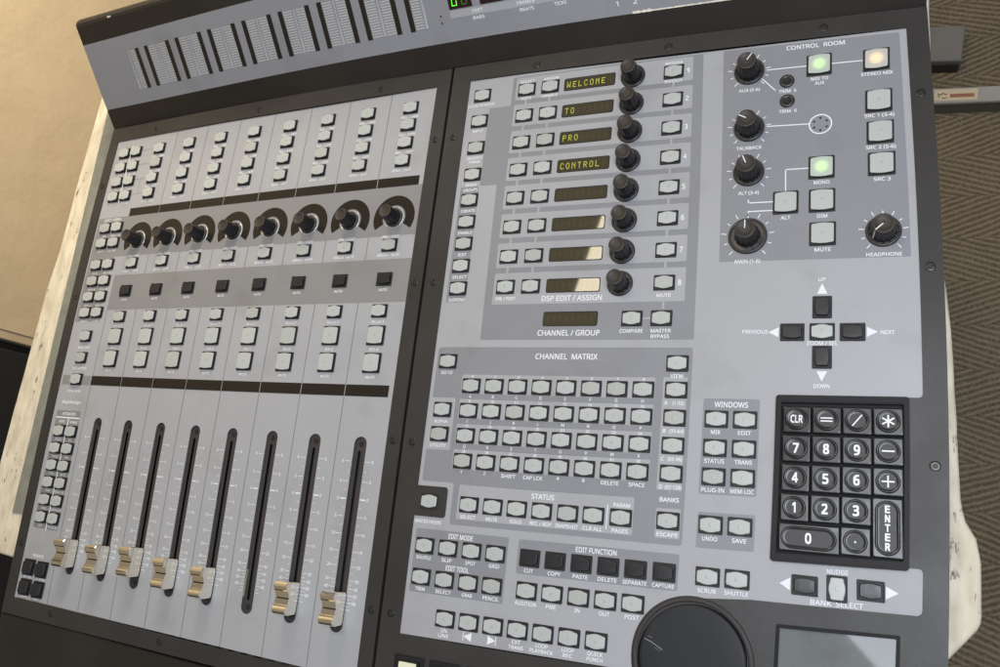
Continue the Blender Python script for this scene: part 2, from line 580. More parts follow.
fader_panel = fp.build('fader_panel', console, bow3)

# read-out strips
for y0, y1 in ((195.3, 204.2), (7.6, 17.3)):
    for i in range(8):
        b = MB()
        b.box(SEP[i] + 0.45 if i else SEP[i] - 0.8, SEP[i] + CHP - 0.45 - (2.6 if i == 7 else 0), y0, y1, 0.0, 0.35, METER)
        b.build('scribble_strip', console, bow3)

# ------------------------------------------------------------------ buttons


def barrel(w, h, bul, r, z, n=9):
    """cap outline with bowed long edges and small rounded corners"""
    L = []
    hs = h / 2 - bul                       # half height of the straight short sides
    def corner(cx, cy, a0):
        for q in range(4):
            a = a0 + PI / 2 * q / 3
            L.append((cx + r * math.cos(a), cy + r * math.sin(a), z))
    for sy in (-1, 1):
        for i in range(n):
            t = (-1 + 2 * (i + 0.5) / n) * -1 * sy * -1 if sy < 0 else (1 - 2 * (i + 0.5) / n)
            t = (-1 + 2 * (i + 0.5) / n) if sy < 0 else t
            L.append((t * (w / 2 - r * 1.2), sy * (hs + bul * (1 - t * t)), z))
        if sy < 0:
            corner(w / 2 - r, -hs + r - bul * 0.16, -PI / 2 + 0.2)
            corner(w / 2 - r, hs - r + bul * 0.16, -0.2)
        else:
            corner(-w / 2 + r, hs - r + bul * 0.16, PI / 2 + 0.2)
            corner(-w / 2 + r, -hs + r - bul * 0.16, PI - 0.2)
    return L


def bezel_mesh(w, h):
    b = MB()
    o = 0.9
    b.loops([rect(-w / 2, w / 2, -h / 2, h / 2, 0.7, 2, 0.0), rect(-w / 2, w / 2, -h / 2, h / 2, 0.7, 2, 0.45), rect(-w / 2 + .3, w / 2 - .3, -h / 2 + .3, h / 2 - .3, 0.7, 2, 0.65),
             rect(-w / 2 + o, w / 2 - o, -h / 2 + o, h / 2 - o, 0.5, 2, 0.6), rect(-w / 2 + o + .2, w / 2 - o - .2, -h / 2 + o + .2, h / 2 - o - .2, 0.5, 2, 0.12)], BEZEL, cap_top=True)
    return b


def cap_mesh(w, h, bul, m, lens=True, hz=2.5, lensm=None):
    b = MB()
    b.loops([barrel(w, h, bul, 1.35, 0.1), barrel(w, h, bul, 1.35, hz - 0.9)], BEZEL, smooth=True)
    b.loops([barrel(w, h, bul, 1.35, hz - 0.9), barrel(w, h, bul, 1.35, hz - 0.35)], m, smooth=True)
    b.loops([barrel(w, h, bul, 1.35, hz - 0.35), barrel(w - .3, h - .3, bul, 1.3, hz - 0.1), barrel(w - .9, h - .9, bul, 1.2, hz)], m, smooth=True)
    b.loops([barrel(w - .9, h - .9, bul, 1.2, hz), barrel(w * .5, h * .5, bul * .5, .6, hz + 0.06)], m, cap_top=True)
    if lens:
        b.lathe([(1.35, hz + 0.07), (1.1, hz + 0.13), (0.6, hz + 0.15)], lensm or LENS, n=14)
    return b


proto = {}


def lit(name, col, core):
    m = bpy.data.materials.new(name)
    m.use_nodes = True
    nt = m.node_tree
    b = nt.nodes['Principled BSDF']
    tc = nt.nodes.new('ShaderNodeTexCoord')
    ln = nt.nodes.new('ShaderNodeVectorMath')
    ln.operation = 'LENGTH'
    nt.links.new(tc.outputs['Object'], ln.inputs[0])
    mr = nt.nodes.new('ShaderNodeMapRange')
    mr.interpolation_type = 'SMOOTHERSTEP'
    mr.inputs['From Min'].default_value = 0.0026
    mr.inputs['From Max'].default_value = 0.0080
    mr.inputs['To Min'].default_value = 1
    mr.inputs['To Max'].default_value = 0
    nt.links.new(ln.outputs['Value'], mr.inputs['Value'])
    pw = nt.nodes.new('ShaderNodeMath')
    pw.operation = 'POWER'
    pw.inputs[1].default_value = 1.6
    nt.links.new(mr.outputs['Result'], pw.inputs[0])
    ml = nt.nodes.new('ShaderNodeMath')
    ml.operation = 'MULTIPLY_ADD'
    ml.inputs[1].default_value = core
    ml.inputs[2].default_value = 0.05
    nt.links.new(pw.outputs[0], ml.inputs[0])
    b.inputs['Base Color'].default_value = (0.42, 0.44, 0.41, 1)
    b.inputs['Roughness'].default_value = 0.45
    b.inputs['Emission Color'].default_value = (*col, 1)
    nt.links.new(ml.outputs[0], b.inputs['Emission Strength'])
    return m


LITG = lit('lit_cap_green', (0.40, 0.85, 0.12), 0.62)
LITO = lit('lit_cap_orange', (1.0, 0.45, 0.12), 0.8)
# kind: bezel w, h, cap w, h, bulge, material
KIND = {
    'std': (16.2, 12.3, 13.6, 9.9, 1.2, CAP, 2.2),
    'tall': (12.3, 16.2, 9.9, 13.6, 1.2, CAP, 2.2),
    'sq': (17.6, 17.8, 15.0, 15.4, 0.65, CAP, 2.6),
    'blk': (16.0, 12.6, 12.6, 9.4, 0.7, BLACKCAP, 2.8),
    'blkt': (12.6, 16.0, 9.4, 12.6, 0.7, BLACKCAP, 2.8),
    'side': (15.7, 12.2, 13.6, 10.2, 1.15, CAP, 3.1),
    'sideblk': (16.0, 15.4, 12.5, 12.0, 0.6, BLACKCAP, 3.4),
    'litg': (17.6, 17.8, 15.0, 15.4, 0.65, LITG, 2.6),
    'lito': (17.6, 17.8, 15.0, 15.4, 0.65, LITO, 2.6),
}


def button(name, kind, x, y, label=None, z=0.1):
    bw, bh, cw, ch, bul, m, hz = KIND[kind]
    px, py, an = bow_pose(x, y)
    if kind not in proto:
        tall = kind in ('tall', 'blkt')
        b = bezel_mesh(bw, bh).build('tmp', None)
        if tall:
            mbc = cap_mesh(ch, cw, bul, m, lens=(m is CAP), hz=hz)
            mbc.v = [(-v[1], v[0], v[2]) for v in mbc.v]
        else:
            mbc = cap_mesh(cw, ch, bul, m, lens=(m is CAP), hz=hz)
        c = mbc.build('tmp', None)
        proto[kind] = (b.data, c.data)
        bpy.data.objects.remove(b)
        bpy.data.objects.remove(c)
    md, cd = proto[kind]
    md.name = name
    cd.name = 'button_cap'
    o = bpy.data.objects.new(name, md)
    COL.objects.link(o)
    o.parent = console
    o.location = (px * S, py * S, z * S)
    o.rotation_euler.z = an
    c = bpy.data.objects.new('button_cap', cd)
    COL.objects.link(c)
    c.parent = o
    c.location = (random.uniform(-.12, .12) * S, random.uniform(-.12, .12) * S, random.uniform(-.12, .12) * S)
    c.rotation_euler = (random.gauss(0, 0.006), random.gauss(0, 0.006), random.gauss(0, 0.004))
    if label:
        o['label'] = label
    return o


for x in CX:
    for y in (273.8, 256.05, 238.05, 220.15):
        button('channel_button', 'side', x, y)
    button('channel_button', 'side', x, 139.8)
    button('channel_button', 'side', x, 80.8)
    button('square_button', 'sq', x, 59.5)
    button('square_button', 'sq', x, 35.9)
    button('black_button', 'blk', x, 109.0)
for y in (274.5, 256.5, 238.5, 220.7, 183.2, 165.3, 140.1, 121.7, 103.8, 86.0, -42.2, -60.1, -78.0, -95.6, -113.6, -131.4):
    button('side_button', 'side', LX, y)
    button('side_button', 'side', RX, y)
for y in (59.8, 36.4, 13.0):
    button('side_button', 'side', -703.5, y)
for y in (-182.7, -202.3):
    button('black_button', 'sideblk', -717, y)
    button('black_button', 'sideblk', -696.8, y)

# ------------------------------------------------------------------ fader slots, faders
for i, x in enumerate(CX):
    s = MB()
    L0 = dense(rect(x - 6.0, x + 6.0, -181.4, -25.6, 5.9, 8), 14)
    n = len(L0)
    s.add([(a, b, -0.3) for a, b in L0] + [(a, b, -1.8) for a, b in L0], [(i_, (i_ + 1) % n, n + (i_ + 1) % n, n + i_) for i_ in range(n)][::1], SLOT)
    gap = dense(rect(x - 2.3, x + 0.5, -170, -37, 1.3, 3), 14)
    s.flat(L0, [gap], -1.8, SLOT)
    s.flat(gap, [], -6.0, SLOTIN)
    # the little screws at both ends
    for y in (-31.5, -175.6):
        L = circ(x, y, 2.4, 14)
        s.flat(L, [circ(x, y, 1.2, 8)], -1.6, SCREW)
        s.flat(circ(x, y, 1.2, 8), [], -1.55, SCREWIN)
    s.build('fader_slot', console, bow3)


def fader_mesh():
    b = MB()
    # outline in the y-z plane, saddle on top, extruded across x
    top = [(-13.2, 7.5), (-13.0, 9.8), (-12.2, 11.6), (-10.6, 12.9), (-9.0, 13.1), (-7.8, 12.7), (-6.4, 12.0), (-5.2, 11.9), (-4.9, 11.2), (-2.4, 10.9), (-0.55, 10.8), (-0.5, 10.1), (0.5, 10.1), (0.55, 10.8), (2.2, 11.0), (4.2, 11.3), (4.5, 12.1), (5.6, 12.5), (6.6, 13.3), (7.9, 14.2), (9.4, 14.6), (11.0, 14.1), (12.4, 13.0), (13.0, 11.0), (13.1, 8)]
    bot = [(12.6, 2.4), (11.2, 1.6), (-11.0, 1.6), (-12.6, 2.4)]
    prof_ = [(y, 1.6 + (z - 1.6) * 1.33) for y, z in top + bot]
    w = 6.5
    Ls = []
    for x, sc in ((-w, 0.975), (-w + 0.5, 1.0), (w - 0.5, 1.0), (w, 0.975)):
        Ls.append([(x, y * sc, 11 + (z - 11) * sc) for y, z in prof_])
    n = len(prof_)
    vs = [q for L in Ls for q in L]
    for a in range(3):
        for i in range(n):
            j = (i + 1) % n
            ya, yb = prof_[i][0], prof_[j][0]
            m = CAPLINE if a == 1 and max(abs(ya), abs(yb)) < 0.7 else CHROME
            b.add([Ls[a][i], Ls[a][j], Ls[a + 1][j], Ls[a + 1][i]], [(0, 1, 2, 3)], m, False)
    b.add(Ls[0], [tuple(range(n))[::-1]], CHROME)
    b.add(Ls[3], [tuple(range(n))], CHROME)
    return b


fm = fader_mesh()
fo = fm.build('fader_cap', None)
bm = bmesh.new()
bm.from_mesh(fo.data)
bmesh.ops.remove_doubles(bm, verts=bm.verts, dist=0.00001)
bmesh.ops.recalc_face_normals(bm, faces=bm.faces)
bm.to_mesh(fo.data)
bm.free()
fdat = fo.data
bpy.data.objects.remove(fo)
for i, y in enumerate((-160.7, -160.8, -156.4, -160.3, -161.5, None, -160.8, -162.1)):
    px, py, an = bow_pose(CX[i] + 0.3, y if y else -158)
    if y is None:
        b = MB()
        b.box(-5.9, -5.55, -9, 13, -4, -0.3, mat('bare_stem', (0.36, 0.34, 0.2), 0.4))
        b.build('fader_stem', console, loc=(px, py, 0), rot=an)['label'] = 'bare fader stem whose cap is missing'
        continue
    o = bpy.data.objects.new('fader_cap', fdat)
    COL.objects.link(o)
    o.parent = console
    o.location = (px * S, py * S, 0)
    o.rotation_euler.z = an
    b = MB()
    b.box(-0.9, 0.9, -8, 8, -9, 2, SLOTIN)
    q = b.build('fader_stem', o)

# ------------------------------------------------------------------ knobs


def arc_ring(cx, cy, r0, r1, a0, a1, n=26):
    a = circ(cx, cy, r1, n, a0, a1, True)
    c = circ(cx, cy, r0, n, a1, a0, True)
    return a + c


def knob(name, x, y, rbase, skirt_h, r0, r1, h, ribs, ringm=RING, skirt=True, pointer=None, silver=False):
    px, py, an = bow_pose(x, y)
    k = MB()
    if silver:
        k.lathe([(rbase + 1.4, 0.1), (rbase + 1.3, 0.5), (rbase + 0.75, 0.6), (rbase + .7, 0.2)], SILVER, n=40, cap=False)
    if skirt:
        k.lathe([(rbase, 0.1), (rbase, skirt_h * 0.6), (rbase - 0.6, skirt_h), (rbase - 1.8, skirt_h), (rbase - 2.1, skirt_h * 0.5)], ringm, n=40)
    base = k.build(name, console, loc=(px, py, 0), rot=an)
    b = MB()
    b.lathe([(r0, 0.6), (r0, skirt_h + 0.6), (r0 - 0.15, skirt_h + 1.6), (r1 + 0.25, h - 0.9), (r1, h - 0.3)], KNOB, n=72, ribs=ribs, ribd=0.075, cap=False)
    b.lathe([(r1, h - 0.3), (r1 - 0.5, h), (r1 - 1.1, h), (r1 - 1.4, h - 0.35), (r1 * 0.35, h - 0.6)], KNOBTOP, n=40, mtop=KNOBTOP)
    if pointer is not None:
        c, s = math.cos(pointer), math.sin(pointer)
        pts = [(r1 * 0.05, -0.38), (r1 * 0.95, -0.38), (r1 * 0.95, 0.38), (r1 * 0.05, 0.38)]
        b.flat([(u * c - v * s, u * s + v * c) for u, v in pts], [], h + 0.05, WHITE)
        # line running down the skirt
        b.add([(c * (r1) - s * .38, s * r1 + c * .38, h - .25), (c * r1 + s * .38, s * r1 - c * .38, h - .25), (c * (r0 + .1) + s * .38, s * (r0 + .1) - c * .38, skirt_h + 1.6), (c * (r0 + .1) - s * .38, s * (r0 + .1) + c * .38, skirt_h + 1.6)], [(0, 1, 2, 3)], WHITE)
    b.build('knob_top', base, rot=random.random() * 0.3 if pointer is None else 0)
    return base


for x in CX:
    w = MB()
    w.flat(dense(arc_ring(x, 165.6, 11.6, 20.7, math.radians(-31), math.radians(211), 30), 40), [], 0.2, METER)
    w.flat(dense(arc_ring(x, 165.6, 11.4, 11.8, math.radians(-30), math.radians(210), 30), 40), [], 0.24, BEZEL)
    w.build('led_window', console, bow3)
    knob('pan_knob', x, 165.5, 8.9, 1.6, 7.3, 6.0, 16.5, 9, silver=True)

# ================================================================== CONTROL PANEL
cp = MB()
cp.plate(CO, [], -5, 0, PANEL)


def zone(x0, x1, y0, y1, m=ZONE, r=1.2, z=0.1):
    cp.flat(dense(rect(x0, x1, y0, y1, r, 3)), [], z, m)


# DSP block (one polygon)
cp.flat(dense([(-239.1, 55.5), (-72.1, 55.5), (-72.1, 290.2), (-235.9, 290.2), (-236.1, 262.4), (-256.0, 262.4), (-256.2, 188.6), (-240.6, 188.6)]), [], 0.1, ZONE)
zone(-273.9, -257.0, 87.0, 188.6)
DY = [276.4 - 25.43 * j for j in range(8)]
XA, XB, XC, XK, XD = -222.3, -200.9, -95.6, -129.2, -166.4
for j, y in enumerate(DY):
    zone(-232.7, -80.0, y - 9.3 if j < 7 else y - 14.3, y + 11.6 if j else y + 12.6, PANEL, 1.2, 0.18)
    text(cp, str(j + 1), -84.3, y, 4.1, w=2.6, z=0.26)
    if j < 7:
        for x in (XA, XB, XC):
            cp.flat([(x - 0.9, y - 14), (x + 0.9, y - 14), (x + 0.9, y - 9.2), (x - 0.9, y - 9.2)], [], 0.17, PANEL)
for x in (XC,):
    cp.flat([(x - 0.8, 78.5), (x + 0.8, 78.5), (x + 0.8, 84.5), (x - 0.8, 84.5)], [], 0.17, PANEL)
cp.flat([(-110, 70.8), (-104, 70.8), (-104, 72.2), (-110, 72.2)], [], 0.17, PANEL)
T = lambda s, x, y, h=2.55, w=None, m=None: text(cp, s, x, y, h, w=w, z=0.27, m=m)
T('SELECT', XA, DY[0] + 8.3, 2.4, 13.6)
T('ASSIGN', XB, DY[0] + 8.3, 2.4, 13.6)
T('AUTO', XA, DY[0] - 8.5, 2.4, 9.6)
T('ENABLE', XB, DY[0] - 8.5, 2.4, 14)
T('BYPASS', XC, DY[0] + 8.4, 2.4, 14)
T('IN/OUT', XC, DY[0] - 8.5, 2.4, 14.5)
T('PRE / POST', XA + 1, DY[7] - 9.6, 2.5, 17)
T('MUTE', XC, DY[7] - 9.6, 2.5, 10.5)
T('DSP EDIT / ASSIGN', XD - 0.2, 88.2, 4.1, 48.3)
T('CHANNEL / GROUP', XD - 0.4, 60.8, 4.1, 49.3)
T('COMPARE', -118.3, 62.0, 2.6, 17.5)
T('MASTER', -96.2, 62.0, 2.6, 14.8)
T('BYPASS', -96.6, 57.9, 2.6, 13.5)
for y, s in ((276.1, ('COUNTER MODE',)), (250.7, ('INPUT',)), (224.8, ('INSERTS', 'PARAM')), (199.6, ('SENDS',)), (176.0, ('CREATE',)), (156.4, ('ENABLE',)), (137.1, ('EDIT',)), (117.8, ('SELECT',)), (98.4, ('SUSPEND',))):
    for k, q in enumerate(s):
        T(q, -264.2, y - 9.6 - 3.7 * k, 2.5, {1: 0, 12: 25.5, 5: 10.4, 6: 13, 7: 14.5, 4: 7.6}[len(q)])
T('GROUPS', -264.3, 185.4, 2.5, 13.2)

# channel matrix block
cp.flat(dense([(-273.0, 49.6), (-274.8, 48.0), (-274.8, 9.0), (-255.4, 9.0), (-254.2, 7.8), (-254.2, -31.0), (-255.4, -32.0), (-274.8, -32.0), (-274.8, -55.4), (-273.6, -56.6), (-248.8, -56.6), (-247.2, -58.0), (-247.2, -86.2), (-245.8, -87.7),
               (-73.6, -87.7), (-72.2, -86.4), (-72.2, 48.2), (-73.6, 49.6)]), [], 0.1, ZONE)
MX = [-242.0 + 19.39 * i for i in range(8)]
MY = [18.7 - 19.43 * j for j in range(4)]
lab = ['ABCDEFGH', 'IJKLMNOP', 'QRSTUVWX']
last = ['Y', 'Z', 'SHIFT', 'CAP LCK', '#', '&', 'DELETE', 'SPACE']
for j, y in enumerate(MY):
    zone(-250.6, -97.9, y - 6.3, y + 8.9, PANEL, 0.8, 0.18)
    for i, x in enumerate(MX):
        T(str(8 * j + i + 1), x, y + 7.4, 1.9, 1.45 * len(str(8 * j + i + 1)))
        s = lab[j][i] if j < 3 else last[i]
        if len(s) == 1:
            T(s, x, y - 8.2, 2.2)
        else:
            T(s, x, y - 9.0, 2.6, {5: 11.5, 7: 15, 6: 13}[len(s)])
T('CHANNEL  MATRIX', -166.7, 42.5, 4.1, 49)
zone(-92.2, -75.0, -50.9, 28.1, PANEL, 1.0, 0.18)
BY = [18.9, -0.9, -20.3, -39.6]
for y, a, b in zip(BY, 'ABCD', ('(1-32)', '(33-64)', '(65-96)', '(97-128)')):
    T(a, -89.4, y - 9.2, 2.6)
    T(b, -80.6, y - 9.2, 2.5, {6: 8, 7: 10, 8: 11.5}[len(b)])
cp.flat([(-83, -54), (-82.4, -54), (-82.4, -50.8), (-83, -50.8)], [], 0.2, PANEL)
T('BANKS', -82.6, -57.4, 3.0, 13.5)
zone(-91.3, -74.2, -83.4, -63.3, PANEL, 1.0, 0.18)
T('ESCAPE', -82.6, -80.8, 2.6, 14.5)
T('GO TO', -264.8, 29.0, 2.5, 9.8)
T('VIEW', -82.7, 28.9, 2.6, 9.5)
T('ALPHA', -264.8, -9.8, 2.5, 11.5)
T('UTILITY', -264.8, -28.6, 2.5, 13.8)
zone(-242.3, -107.0, -83.4, -57.4, PANEL, 1.2, 0.18)
SX = [-232.4, -213.0, -193.7, -174.3, -154.6, -135.5, -115.7]
for x, s in zip(SX, ('SELECT', 'MUTE', 'SOLO', 'REC / RDY', 'SNAPSHOT', 'CLR ALL', 'PAGES')):
    T(s, x, -81.0, 2.6, {6: 12.6, 4: 9.3, 9: 16.6, 8: 17, 7: 14.3, 5: 11.5}[len(s)])
T('STATUS', -174.6, -61.7, 3.6, 17.6)
T('PARAM', -115.7, -63.4, 2.6, 12)
cp.flat([(-126.0, -80.5), (-125.4, -80.5), (-125.4, -63.5), (-126.0, -63.5)], [], 0.2, WHITE)
T('MASTER FADERS', -265.4, -87.4, 2.5, 22.5)
# windows / undo
zone(-63.0, -24.7, -52.0, 13.5)
T('WINDOWS', -43.9, 9.4, 3.6, 22.8)
for y, a, b in ((-0.8, 'MIX', 'EDIT'), (-20.6, 'STATUS', 'TRANS'), (-40.1, 'PLUG-IN', 'MEM-LOC')):
    for x, s in ((-53.7, a), (-34.2, b)):
        T(s, x, y - 8.9, 2.7, {3: 6.6, 4: 8.8, 6: 13.5, 5: 11.6, 7: 15.5}[len(s)])
zone(-62.8, -24.6, -87.7, -64.0)
T('UNDO', -53.8, -81.3, 2.7, 10.2)
T('SAVE', -34.4, -81.3, 2.7, 9.4)
# edit
zone(-274.6, -197.6, -140.6, -92.9)
T('EDIT MODE', -236.2, -96.5, 3.5, 20.2)
T('EDIT TOOL', -236.2, -120.0, 3.5, 19)
EX = [-265.4, -245.7, -226.1, -206.9]
for y, L in ((-105.7, ('SHUFFLE', 'SLIP', 'SPOT', 'GRID')), (-129.0, ('TRIM', 'SELECT', 'GRAB', 'PENCIL'))):
    for x, s in zip(EX, L):
        T(s, x, y - 8.8, 2.6, {7: 12.6, 4: 8.4, 6: 12.8}[len(s)])
zone(-189.6, -73.2, -117.6, -93.3)
T('EDIT FUNCTION', -131.4, -96.3, 3.5, 29.5)
FX = [-179.9, -160.6, -141.2, -121.8, -102.5, -82.8]
for x, s in zip(FX, ('CUT', 'COPY', 'PASTE', 'DELETE', 'SEPARATE', 'CAPTURE')):
    T(s, x, -114.9, 2.6, {3: 7, 4: 9.6, 5: 11, 6: 13.6, 8: 16.8, 7: 15.2}[len(s)])
for x, s in zip(FX, ('AUDITION', 'PRE', 'IN', 'OUT', 'POST')):
    T(s, x, -138.0, 2.7, {8: 16.4, 3: 7.6, 2: 3.8, 4: 9.8}[len(s)])
T('SCRUB', -53.7, -115.2, 2.6, 12)
T('SHUTTLE', -34.4, -115.2, 2.6, 15.4)
QX = [-241.4, -222.1, -202.9, -183.8, -164.6, -145.3, -125.8]
T('ON', QX[0], -165.6, 2.5, 5)
T('LINE', QX[0], -169.3, 2.5, 8.4)
for sx, x in ((-1, QX[1]), (1, QX[2])):
    cp.flat([(x + 3.2 * -sx, -170.4), (x + 3.2 * -sx, -163.8), (x + 3.0 * sx, -167.1)][::(1 if sx < 0 else -1)], [], 0.2, WHITE)
    cp.flat([(x + sx * 3.3 - .3, -170.3), (x + sx * 3.3 + .3, -170.3), (x + sx * 3.3 + .3, -163.9), (x + sx * 3.3 - .3, -163.9)], [], 0.2, WHITE)
for x, a, b in ((QX[3], 'EXT', 'TRANS'), (QX[4], 'LOOP', 'PLAYBACK'), (QX[5], 'LOOP', 'REC'), (QX[6], 'QUICK', 'PUNCH')):
    T(a, x, -165.5, 2.5, {3: 6.6, 4: 9, 5: 11}[len(a)])
    T(b, x, -169.2, 2.5, {5: 11.2, 8: 17.4, 3: 6.8}[len(b)])
# control room
zone(-56.2, 73.9, 113.0, 290.2, ZONE, 0.8)
T('CONTROL  ROOM', 13.6, 286.4, 3.5, 43)


def ln(x0, y0, x1, y1, w=0.42):
    d = math.hypot(x1 - x0, y1 - y0)
    nx, ny = -(y1 - y0) / d * w, (x1 - x0) / d * w
    cp.flat([(x0 + nx, y0 + ny), (x1 + nx, y1 + ny), (x1 - nx, y1 - ny), (x0 - nx, y0 - ny)], [], 0.22, WHITE)


ln(-23, 268.8, 7, 268.8)
ln(25, 268.8, 48, 268.8)
ln(-26.5, 261.5, -16.5, 250.0)
ln(-23, 219.7, 7.6, 219.0)
ln(-9.5, 166, -9.5, 183.2)
ln(-9.9, 183.0, 7, 183.0)
ln(-36.1, 158.0, -18, 158.0)
ln(-36.1, 157.6, -36.1, 160.6)
ln(-36.1, 151.0, -36.1, 144.0)
ln(-36.5, 151.2, -18, 151.2)
KN = [(-36.1, 269.0, 11.2, 2.0, 8.6, 6.9, 16.5, math.radians(55), 'AUX (5-6)'), (-36.1, 219.4, 11.2, 2.0, 8.6, 6.9, 16.5, math.radians(150), 'TALKBACK'), (-36.1, 182.6, 11.2, 2.0, 8.6, 6.9, 16.5, math.radians(112), 'ALT (3-4)'),
      (-36.2, 132.0, 13.8, 2.2, 9.2, 7.0, 16.0, math.radians(90), 'MAIN (1-6)'), (56.6, 131.8, 11.4, 2.0, 9.0, 7.0, 15.5, math.radians(222), 'HEADPHONE')]
for x, y, rb, sh, r0, r1, h, pt, s in KN:
    for k in range(11):
        a = math.radians(-47 + k * 27.4)
        rr0, rr1 = rb + 1.6, rb + (5.2 if k % 2 == 0 else 4.0)
        ln(x + rr0 * math.cos(a), y + rr0 * math.sin(a), x + rr1 * math.cos(a), y + rr1 * math.sin(a), 0.32)
    T(s, x + (0 if s != 'MAIN (1-6)' else 0.3), y - rb - 5.4, 2.6, {'AUX (5-6)': 16, 'TALKBACK': 19, 'ALT (3-4)': 15, 'MAIN (1-6)': 18, 'HEADPHONE': 23.5}[s])
T('TRIM  5', -7.6, 248.6, 2.5, 13)
T('TRIM  6', -7.6, 231.3, 2.5, 13)
for x, y, L in ((15.9, 268.6, ('MIX TO', 'AUX')), (56.8, 268.4, ('STEREO MIX',)), (57.0, 233.6, ('SRC 1 (3-4)',)), (57.0, 208.0, ('SRC 2 (5-6)',)), (57.0, 183.0, ('SRC 3',)), (15.8, 183.0, ('MONO',)), (-9.5, 156.8, ('ALT',)), (15.8, 157.0, ('DIM',)), (15.9, 131.6, ('MUTE',))):
    for k, s in enumerate(L):
        T(s, x, y - 11.8 - 3.8 * k, 2.6, {6: 12.6, 3: 7, 10: 22.5, 11: 20.5, 5: 11.5, 4: 11}[len(s)] if s != 'ALT' else 7)
# arrows
cp.flat([(12.1, 87.6), (19.0, 87.6), (15.5, 95.2)], [], 0.2, WHITE)
cp.flat([(12.0, 33.4), (15.5, 26.4), (19.0, 33.4)], [], 0.2, WHITE)
cp.flat([(-13.4, 57.0), (-13.4, 64.0), (-20.5, 60.5)][::-1], [], 0.2, WHITE)
cp.flat([(44.5, 57.0), (51.6, 60.5), (44.5, 64.0)], [], 0.2, WHITE)
T('UP', 15.5, 98.0, 2.6, 5)
T('DOWN', 15.5, 23.3, 2.6, 10.5)
T('PREVIOUS', -29.4, 60.9, 2.6, 17.4)
T('NEXT', 57.8, 60.2, 2.6, 9)
T('ZOOM / SEL', 15.6, 52.7, 2.6, 20.5)
# bank select island
cp.flat([(-0.7, -101.9), (-7.4, -105.8), (-0.7, -110.0)], [], 0.2, WHITE)
cp.flat([(57.4, -102.6), (57.4, -110.6), (64.9, -106.5)][::-1], [], 0.2, WHITE)
T('NUDGE', 28.1, -96.2, 2.7, 13)
T('BANK  SELECT', 28.3, -116.0, 3.1, 32)
# fine scratches in the paint
for k in range(26):
    x = random.uniform(-270, 70)
    y = random.uniform(20, 280)
    a = random.uniform(0, PI)
    l = random.uniform(1, 5)
    if 18 < x < 72 and y < 110 or x < -60 and y < 60:
        cp.flat([(x, y), (x + l * math.cos(a), y + l * math.sin(a)), (x + l * math.cos(a) + .12, y + l * math.sin(a) + .1), (x + .12, y + .1)], [], 0.2, WHITE)
control_panel = cp.build('control_panel', console, bow3)

# buttons of the control panel
for y in (276.1, 250.7, 224.8, 199.6, 176.0, 156.4, 137.1, 117.8, 98.4):
    button('command_button', 'std', -264.1, y)
for y in DY:
    for x in (XA, XB, XC):
        button('assign_button', 'std', x, y)
for x, y in ((-118.3, 71.4), (-96.3, 71.4), (-264.8, 38.0), (-82.7, 38.0), (-264.6, -0.6), (-264.6, -19.8), (-82.6, -71.7), (-53.6, -0.8), (-34.2, -0.8), (-53.6, -20.6), (-34.1, -20.6), (-53.5, -40.1), (-34.1, -40.1), (-53.7, -72.2), (-34.4, -72.2), (-53.6, -106.2), (-34.4, -106.2), (15.5, 60.6)):
    button('command_button', 'std', x, y)
button('command_button', 'std', -265.5, -72.0, z=0.7, label='lone pale button in a black island')
for y in BY:
    button('command_button', 'std', -82.6, y)
for x in SX:
    button('command_button', 'std', x, -72.0)
for x in EX:
    button('command_button', 'std', x, -105.6)
    button('command_button', 'std', x, -128.9)
for x in FX:
    button('black_button', 'blk', x, -106.0)
for x in FX[:5]:
    button('command_button', 'std', x, -129.0)
for x in QX:
    button('command_button', 'std', x, -157.0)
for y in MY:
    for x in MX:
        button('matrix_button', 'std', x, y)
button('command_button', 'tall', 28.1, -106.6)
for x in (8.3, 48.4):
    button('black_button', 'blk', x, -106.2)
for x in (-4.3, 35.3):
    button('black_button', 'blk', x, 60.4)
for y in (78.0, 43.0):
    button('black_button', 'blkt', 15.5, y)
button('square_button', 'litg', 15.9, 268.6, label='square button glowing green')
button('square_button', 'lito', 56.8, 268.4, label='square button glowing orange')
button('square_button', 'litg', 15.8, 183.0, label='square button glowing green')
for x, y in ((57.0, 233.6), (57.0, 208.0), (57.0, 183.0), (-9.5, 156.8), (15.8, 157.0), (15.9, 131.6)):
    button('square_button', 'sq', x, y)

# knobs
for y in DY:
    knob('encoder_knob', XK, y + 0.2, 10.2, 1.9, 7.6, 6.2, 17.0, 12)
for x, y, rb, sh, r0, r1, h, pt, s in KN:
    knob('volume_knob', x, y, rb, sh, r0, r1, h, 14, pointer=pt)
# trim sockets and talkback microphone
for y in (257.0, 239.8):
    px, py, an = bow_pose(-7.9, y)
    b = MB()
    b.lathe([(5.4, 0.1), (5.4, 0.9), (4.4, 1.5), (3.2, 1.4), (2.4, 0.4)], RING, n=24, cap=False)
    b.lathe([(2.4, 0.4), (1.2, 0.16)], SCREWIN, n=16)
    b.build('trim_socket', console, loc=(px, py, 0), rot=an)
px, py, an = bow_pose(15.7, 218.2)
b = MB()
b.flat(circ(0, 0, 8.0, 32), [circ(0, 0, 7.1, 32)], 0.25, WHITE)
b.flat(circ(0, 0, 7.1, 32), [], 0.22, ZONE)
for k in range(6):
    a = PI / 2 + k * PI / 3
    b.flat(circ(4.9 * math.cos(a), 4.9 * math.sin(a), 0.85, 10), [], 0.3, SCREWIN)
b.build('talkback_microphone', console, loc=(px, py, 0), rot=an)

